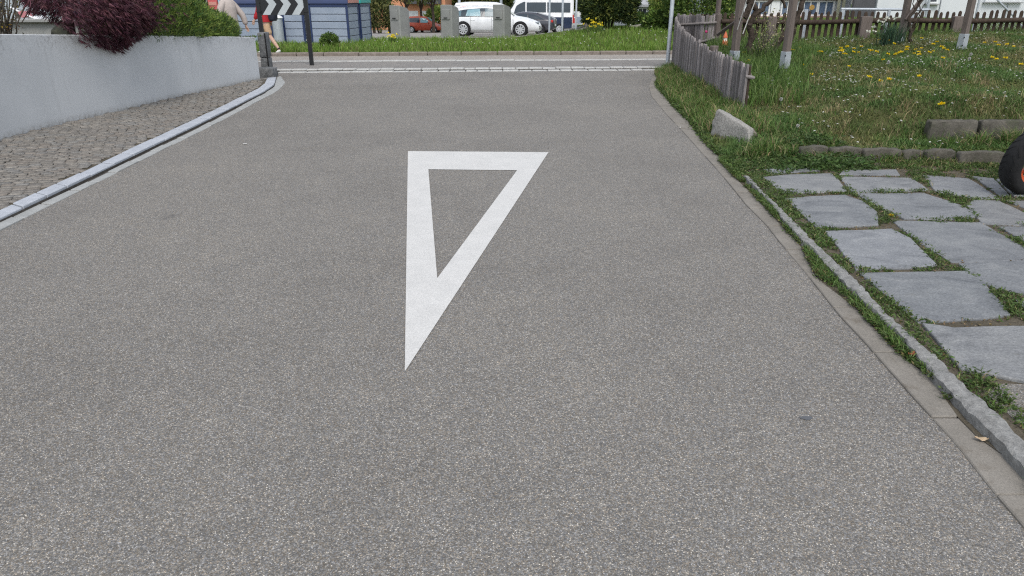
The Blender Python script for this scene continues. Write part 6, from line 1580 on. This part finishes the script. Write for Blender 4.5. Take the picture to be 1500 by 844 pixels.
def notice():
    y = 66.; p = AT(847, 25, y); zb = float(zfar(p.x, y)); root = thing('notice_panel', 'white notice panel with grey blue and red patches beside the camper van', 'notice board', (p.x, y, zb))
    z0, z1 = ZV(y, 36), ZV(y, 17); w_ = 1.5
    MB().box((p.x, y, (z0+z1)/2), (w_, .06, z1-z0)).build('board', M['frame_white'], root, bevel=.01)
    for dx in (-w_/2-.06, w_/2+.06): MB().box((p.x+dx, y, (zb+z1)/2), (.09, .09, z1-zb+.2)).build('post', M['galv'], root)
    for dx, za, zc, m in ((-.35, .1, .5, M['redsign']), (.1, .08, .6, M['panel_blue']), (-.3, .62, .92, M['concrete']), (.5, .2, .9, M['bluesign'])):
        MB().box((p.x+dx, y-.04, z0+(z1-z0)*(za+zc)/2), (.4, .02, (z1-z0)*(zc-za))).build('poster', m, root)
notice()
def info_panel():
    y = 23.4; root = thing('information_panel', 'red and pale blue information panel with dark arrow behind the juniper', 'sign', (XU(321, y, 1.2), y, -.02))
    xa, xb, xc = XU(306, y, 1.3), XU(320, y, 1.3), XU(331, y, 1.3)
    for x in (xa+.05, xc-.03): MB().box((x, y, .9), (.07, .07, 2.0)).build('post', M['galv'], root)
    MB().box(((xa+xb)/2, y-.06, 1.5), (xb-xa, .04, .75)).build('red_panel', M['redsign'], root, bevel=.01)
    MB().box(((xa+xb)/2, y-.085, 1.3), ((xb-xa)*.8, .012, .1)).build('panel_stripe', M['roof_salmon'], root)
    bp_ = MB().box(((xb+xc)/2+.01, y-.06, 1.5), (xc-xb-.02, .04, 1.1)).build('blue_panel', M['bluesign'], root, bevel=.01)
    ax, az = XU(325.5, y, 1.4), ZV(y, 4.5); c = MB()
    L_ = [(ax-.06, az-.11), (ax-.01, az-.11), (ax+.06, az), (ax-.01, az+.11), (ax-.06, az+.11), (ax+.0, az)]
    c.loft([[(a, q, z) for a, z in L_] for q in (y-.083, y-.088)]); c.build('arrow', M['navy'], bp_)
info_panel()

# ================================================================== TREES, BUSHES
def bush(name, label, cat, u, v, y, rx, ry, rz, n, cols, tips, size=(.1, .2), w_=(.05, .1), group=None, m=None, zc=None, per=2, seed=None, dens=.55):
    p = AT(u, v, y); zb = float(zfar(p.x, y)); c = (p.x, y, zb+rz*.8 if zc is None else zc)
    o = spray_mound(name, label, cat, c, (rx, ry, rz), n, cols, tips, m or M['leaf'], size, w_, zb-.02, random.uniform(0, 30) if seed is None else seed, (p.x, y, zb), per, .3)
    if group: o['group'] = group
    return o
bush('dark_bush', 'dense dark green conifer bush with yellow green tips on the verge', 'bush', 890, 50, 28.2, 1.02, 1.0, 1.15, 17000,
     [(.03, .052, .018), (.042, .07, .024), (.025, .044, .016)], [(.15, .19, .045), (.19, .22, .055), (.07, .1, .03)], (.07, .15), (.018, .034), per=4, m=M['leaf_dull'], zc=1.25, seed=4.)
LG = [(.17, .26, .06), (.21, .29, .07), (.13, .21, .05)]; LT = [(.3, .37, .09), (.34, .38, .11)]
DG = [(.055, .1, .028), (.08, .13, .035)]
bush('green_bush', 'light green bush left of the galvanised corner pole', 'bush', 971, 46, 30.5, .5, .6, .85, 4200, LG, LT, (.06, .12), (.03, .06))
bush('green_bush', 'small dark leafy bush under the light green one by the pole', 'bush', 962, 52, 27.2, .5, .5, .34, 1300, DG, LG, (.08, .16))
bush('tall_bush', 'tall broad green bush behind the far end of the grey palings', 'bush', 1024, 30, 26.5, 1.3, 1.1, 1.5, 12000, [(.11, .18, .05), (.14, .22, .06), (.09, .15, .045)], LT[:1]+LG, (.06, .12), (.03, .06), seed=2.)
bush('dark_bush', 'dark green shrub seen between the two left pergola posts', 'bush', 1064, 20, 30, .6, .7, 1.3, 3600, DG, LG, (.07, .13), (.03, .06))
bush('verge_shrub', 'small dark leafy shrub in the verge grass before the containers', 'bush', 484, 72, 22.2, .24, .22, .24, 1100, DG, LG, (.04, .1), (.02, .045), seed=8.)
bush('garden_shrub', 'olive shrub at the foot of the street trees left of the first inlet column', 'bush', 556, 42, 60, 1.3, 1.2, 1.5, 3600, [(.06, .08, .03), (.085, .1, .035)], [(.26, .26, .1)], (.12, .26), (.06, .13))
bush('garden_shrub', 'low green shrub right of the red car', 'bush', 646, 42, 78, 1.5, 1.2, 1.3, 1500, LG, LT, (.2, .4), (.1, .2))
bush('garden_shrub', 'round shrub before the grey gabled house', 'bush', 934, 28, 47, .55, .6, .35, 700, DG, LG, (.14, .28), (.07, .14))
bush('garden_shrub', 'broad green shrub right of the grey gabled house', 'bush', 976, 22, 46, 1.1, 1.2, 2.0, 4200, [(.075, .115, .035), (.11, .15, .045)], LT[:1], (.1, .22), (.05, .11))
def tree(label, u, v, y, h, tr, cr, crz, n, cols, tips, group, leaf=(.25, .5)):
    p = AT(u, v, y); zb = float(zfar(p.x, y)); root = thing('street_tree', label, 'tree', (p.x, y, zb), group=group)
    t = MB(); top = Vector((p.x+random.uniform(-.2, .2), y, zb+h*.75)); t.tube([(p.x, y, zb-.2), (p.x+random.uniform(-.05, .05), y, zb+h*.35), top], [tr, tr*.8, tr*.45], 8)
    c = Vector((p.x, y, zb+h))
    for k in range(7):
        a = k*.9; s = Vector((p.x, y, zb+h*random.uniform(.38, .6))); e = c+Vector((math.cos(a)*cr*.6, math.sin(a)*cr*.6, random.uniform(-.4, .4)*crz)); t.tube([s, (s+e)/2+Vector((0, 0, .1)), e], [tr*.4, tr*.28, tr*.1], 5)
    t.build('trunk', M['bark'], root, smooth=60)
    D = rdir(n); cl = vnoise(D*1., 2.4, u*.1); P = np.array(tuple(c))+D*((.45+.55*RNG.uniform(0, 1, n)**.6)*(1+.25*cl))[:, None]*np.array([cr, cr, crz])
    cc = mixc(cols, n); tt = RNG.uniform(0, 1, n) < .3; cc[tt] = mixc(tips, tt.sum())
    plant('crown', cards(P, rdir(n), RNG.uniform(*leaf, n), RNG.uniform(leaf[0]*.5, leaf[1]*.5, n), cc), M['leaf'], root)
for u, v, y, h, tr, lab in ((548, 42, 66, 3.6, .14, 'slim street tree nearest the teal lid container'), (571, 42, 62, 3.8, .16, 'street tree behind the first waste inlet column'), (597, 40, 70, 4., .15, 'street tree just left of the red car'), (618, 38, 76, 4.2, .16, 'street tree behind the red car windscreen'), (635, 40, 72, 4.2, .17, 'street tree at the red car bonnet')):
    tree(lab, u, v, y, h, tr, 1.7, 1.5, 1600, [(.09, .135, .04), (.13, .165, .045)], [(.23, .25, .08)], 'slim street trees before the orange house', (.18, .36))
# belt of trees closing the view beyond the lot
for k, (u, y, h, cr, lab) in enumerate(((470, 96, 5.2, 4.5, 'broad olive tree far behind the salmon lid container'), (520, 104, 5., 4.6, 'broad olive tree far behind the teal lid container'), (690, 100, 4.4, 4.6, 'olive tree far behind the white panel van'), (745, 96, 4., 4.4, 'olive tree far behind the round sign'), (790, 112, 5., 5., 'olive tree far behind the camper van'), (868, 80, 3.2, 3.0, 'mid green tree behind the dark conifer bush'), (990, 62, 3.4, 2.4, 'mid green tree behind the galvanised corner pole'), (1030, 66, 3.6, 3.4, 'dark green tree behind the tall broad bush'), (395, 88, 5., 4.6, 'broad tree far behind the person in red jersey'), (300, 80, 4.6, 4.6, 'broad tree far behind the juniper'))):
    p = AT(u, 5, y); root = bush('broad_tree', lab, 'tree', u, 20, y, cr, cr*.6, h*.75, 6500, [(.08, .11, .035), (.105, .135, .042), (.065, .09, .03)], [(.19, .2, .07), (.16, .19, .055)], (.25, .55), (.14, .3), 'trees closing the view beyond the lot', zc=float(zfar(p.x, y))+h*.62)

def yellow_plant(label, u, v, y, n, r_, h):
    p = AT(u, v, y); zb = float(zfar(p.x, y)); root = thing('yellow_flowers', label, 'flowers', (p.x, y, zb))
    P = np.array([(p.x, y, zb)])+RNG.normal(0, r_*.5, (160, 3))*[1, 1, 0]; plant('leaves', blades(P, RNG.uniform(h*.5, h, 160), .02, .4, mixc(LONG, 160)), M['leaf'], root)
    Q = np.array([(p.x, y, zb+h*.85)])+RNG.normal(0, 1, (n, 3))*[r_*.6, r_*.6, h*.16]; parts = []
    for k in range(3): parts.append(cards(Q, rdir(n, -.3, .8), .075, .05, mixc([(.82, .62, .02), (.85, .7, .06)], n, .1, .03)))
    plant('blossoms', parts, M['petal'], root)
yellow_plant('yellow flower clump at the foot of the dark conifer bush', 872, 52, 26.6, 26, .3, .42)
yellow_plant('small yellow flower clump in the verge left of the first inlet column', 576, 60, 25.5, 12, .14, .36)

# ================================================================== BUILDINGS
def zb_(x, y): return float(zfar(x, y))
y = 88.; X = lambda u: XU(u, y, -1.)
gable_house('apartment_house', 'orange rendered house with white garage doors behind the street trees', X(530), X(653), y, y+12, -2.4, 5.5, M['render_orange'],
            wins=[(X(560), X(572), 2.2, 4.)], doors=[(X(596), X(613), -2.1, ZV(y, 16), M['garage_white']), (X(617), X(642), -2.1, ZV(y, 16), M['garage_white'])])
h_ = [o for o in bpy.data.objects if o.name.startswith('apartment_house')][0]
zB = ZV(y, 7.5); b = MB(); b.box(((X(597)+X(648))/2, y-.6, (zB+ZV(y, 0))/2+.3), (X(648)-X(597), 1.2, .9)); b.build('balcony', M['hub_dark'], h_, bevel=.02)
y = 62.; X = lambda u: XU(u, y, 0.)
gable_house('terraced_house', 'long white house with dark windows behind the notice panel', X(838), X(880), y+22, y+30, -1.6, 4.5, M['render_white'], wins=[(X(846)*1.3, X(852)*1.3, 0.2, 1.8), (X(858)*1.3, X(864)*1.3, 0.2, 1.8)])
y = 52.; X = lambda u: XU(u, y, .5); z1 = ZV(y, 9)
hh = gable_house('gabled_house', 'pale house with grey roof and white framed windows beyond the bushes', X(921), X(960), y, y+7, -.4, z1, M['render_white'], rise=2.2, wins=[(X(934.5), X(947), ZV(y, 21), ZV(y, 12)), (X(949.5), X(952.5), ZV(y, 21), ZV(y, 12))])
# house behind the lawn: pale pink plinth, ribbon of white framed windows
y = 36.; X = lambda u: XU(u, y, 1.); zpl = ZV(y, 24)
root = thing('garden_house', 'house with pinkish plinth and a ribbon of white framed windows behind the picket fence', 'building', (X(1150), y, .4))
MB().box(((X(1068)+X(1248))/2, y+4, zpl/2-.4), (X(1248)-X(1068), 8.2, zpl+.8)).build('plinth', M['render_pink'], root)
MB().box(((X(1068)+X(1248))/2, y+4.1, (zpl+5.)/2), (X(1248)-X(1068), 7.9, 5.-zpl)).build('wall', M['render_white'], root)
MB().box(((X(1068)+X(1248))/2, y+4.1, 5.12), (X(1248)-X(1068)+.8, 9, .24)).build('roof', M['roof_tile'], root)
zs_ = ZV(y, 22.5); zt_ = ZV(y, 2)
for a, c in ((1096, 1128), (1146, 1164), (1178, 1198), (1200, 1222)): window(root, (X(a)+X(c))/2, y+.15, (zs_+zt_)/2, X(c)-X(a), zt_-zs_, 1, M['win_blue'])
MB().box(((X(1130)+X(1142))/2, y+.1, 2.), (X(1142)-X(1130), .12, 4.2)).build('pilaster', M['frame_white'], root)
MB().box(((X(1090)+X(1236))/2, y+.06, zt_+.16), (X(1236)-X(1090), .2, .2)).build('lintel', M['render_pink'], root)
cream = plain('cream_paint', (.6, .58, .42), .5)
for u in (1224, 1231): MB().box((X(u), y-.3, 1.6), (.1, .1, 3.4)).build('downpipe', cream, root)
MB().lathe([(0, -.01), (.12, -.01), (.12, .02), (0, .02)], (X(1189), y-.02, ZV(y, 11)), 12, 'Y').build('window_ornament', plain('ochre_ornament', (.5, .3, .08), .6), root)
# long white panelled building and chain link fence on the right
y = 33.; X = lambda u: XU(u, y, 1.); root = thing('panelled_building', 'long white panelled building at the upper right behind the picket fence', 'building', (X(1400), y, .6))
zb0 = ZV(y, 33)
MB().box(((X(1250)+X(1660))/2, y+.3, zb0-.3), (X(1660)-X(1250)-.04, .3, .9)).build('plinth', M['concrete'], root)
edges = [1250, 1283, 1331, 1376, 1424, 1475, 1530, 1590, 1660]
for k, (a, c) in enumerate(zip(edges, edges[1:])):
    m = M['render_white'] if k else M['hub_dark']
    MB().box(((X(a)+X(c))/2, y+.1+(.0 if k else .1), (zb0+5)/2+.0), (X(c)-X(a)-.05, .2, 5-zb0)).build('wall_panel', m, root, bevel=.015)
MB().prism([(X(1250)+.05, y+.21), (X(1660)-.05, y+.21), (X(1660)*1.3, y+10), ((X(1250))*(y+10)/y+.4, y+10)], zb0, 4.9).build('core', M['render_grey'], root)
MB().prism([(X(1250)-.2, y-.3), (X(1660)+.2, y-.3), (X(1660)*1.3+.3, y+10.3), ((X(1250))*(y+10)/y+.1, y+10.3)], 5.002, 5.25).build('roof', M['roof_tile'], root)
window(root, (X(1355)+X(1369))/2, y-.02, ZV(y, -4), X(1369)-X(1355), ZV(y, -12)-ZV(y, 4), 0, M['win'])
window(root, (X(1440)+X(1490))/2, y-.02, ZV(y, -6), X(1490)-X(1440), ZV(y, -12)-ZV(y, 3), 1, M['win_blue'])
MB().tube([(X(1352), y-.35, 0), (X(1352), y-.35, 4.6)], .06, 8).build('downpipe', M['galv'], root, smooth=60)
y = 24.; X = lambda u: XU(u, y, 1.); root = thing('chain_link_fence', 'galvanised chain link fence before the white panelled building', 'fence', (X(1470), y, .5))
x0, x1 = X(1430), X(1640); zb0, zt = float(zfar((x0+x1)/2, y)), 1.95
for x in np.arange(x0, x1+.1, 2.4):
    MB().tube([(x, y, zb0-.1), (x, y, zt+.05)], .03, 8).build('post', M['galv'], root, smooth=60)
MB().tube([(x0, y, zt), (x1, y, zt)], .016, 6).tube([(x0, y, zb0+.1), (x1, y, zb0+.1)], .012, 6).build('rail', M['galv'], root)
MB().tube([AT(1461, 0, y-.03), AT(1485, 24, y-.03), AT(1500, 42, y-.03)], .03, 8).build('stay', M['galv'], root, smooth=60)
b = MB(); s = .085; H_ = zt-zb0-.1
for k in range(int((x1-x0+H_)/s)):
    for sg in (1, -1):
        xa = x0-H_*(sg > 0)+k*s; xb = xa+H_*1. if sg > 0 else xa
        if sg > 0: p, q = (xa, zb0+.1), (xa+H_, zt)
        else: p, q = (x0+k*s, zb0+.1), (x0+k*s-H_, zt)
        (ax, az), (bx, bz) = p, q
        def clipx(ax, az, bx, bz):
            t0, t1 = 0., 1.; dx = bx-ax
            for lim, sgn in ((x0, 1), (x1, -1)):
                da = (ax-lim)*sgn; db = (bx-lim)*sgn
                if da < 0 and db < 0: return None
                if da < 0: t0 = max(t0, da/(da-db))
                if db < 0: t1 = min(t1, da/(da-db))
            return None if t0 >= t1 else ((ax+dx*t0, az+(bz-az)*t0), (ax+dx*t1, az+(bz-az)*t1))
        r_ = clipx(ax, az, bx, bz)
        if r_: b.tube([(r_[0][0], y+.004*sg, r_[0][1]), (r_[1][0], y+.004*sg, r_[1][1])], .0028, 3, cap=False)
b.build('mesh', M['galv'], root)
# gravel path beyond the bush, seen as a pale strip
MBp = MB(); MBp.prism([(XU(905, 37), 36), (XU(990, 37), 36.5), (XU(995, 39), 39.6), (XU(900, 39), 39)], lambda x, y: float(zfar(x, y))-.1, lambda x, y: float(zfar(x, y))+.05); tag(MBp.build('garden_path', M['asphalt_path']), kind='structure')
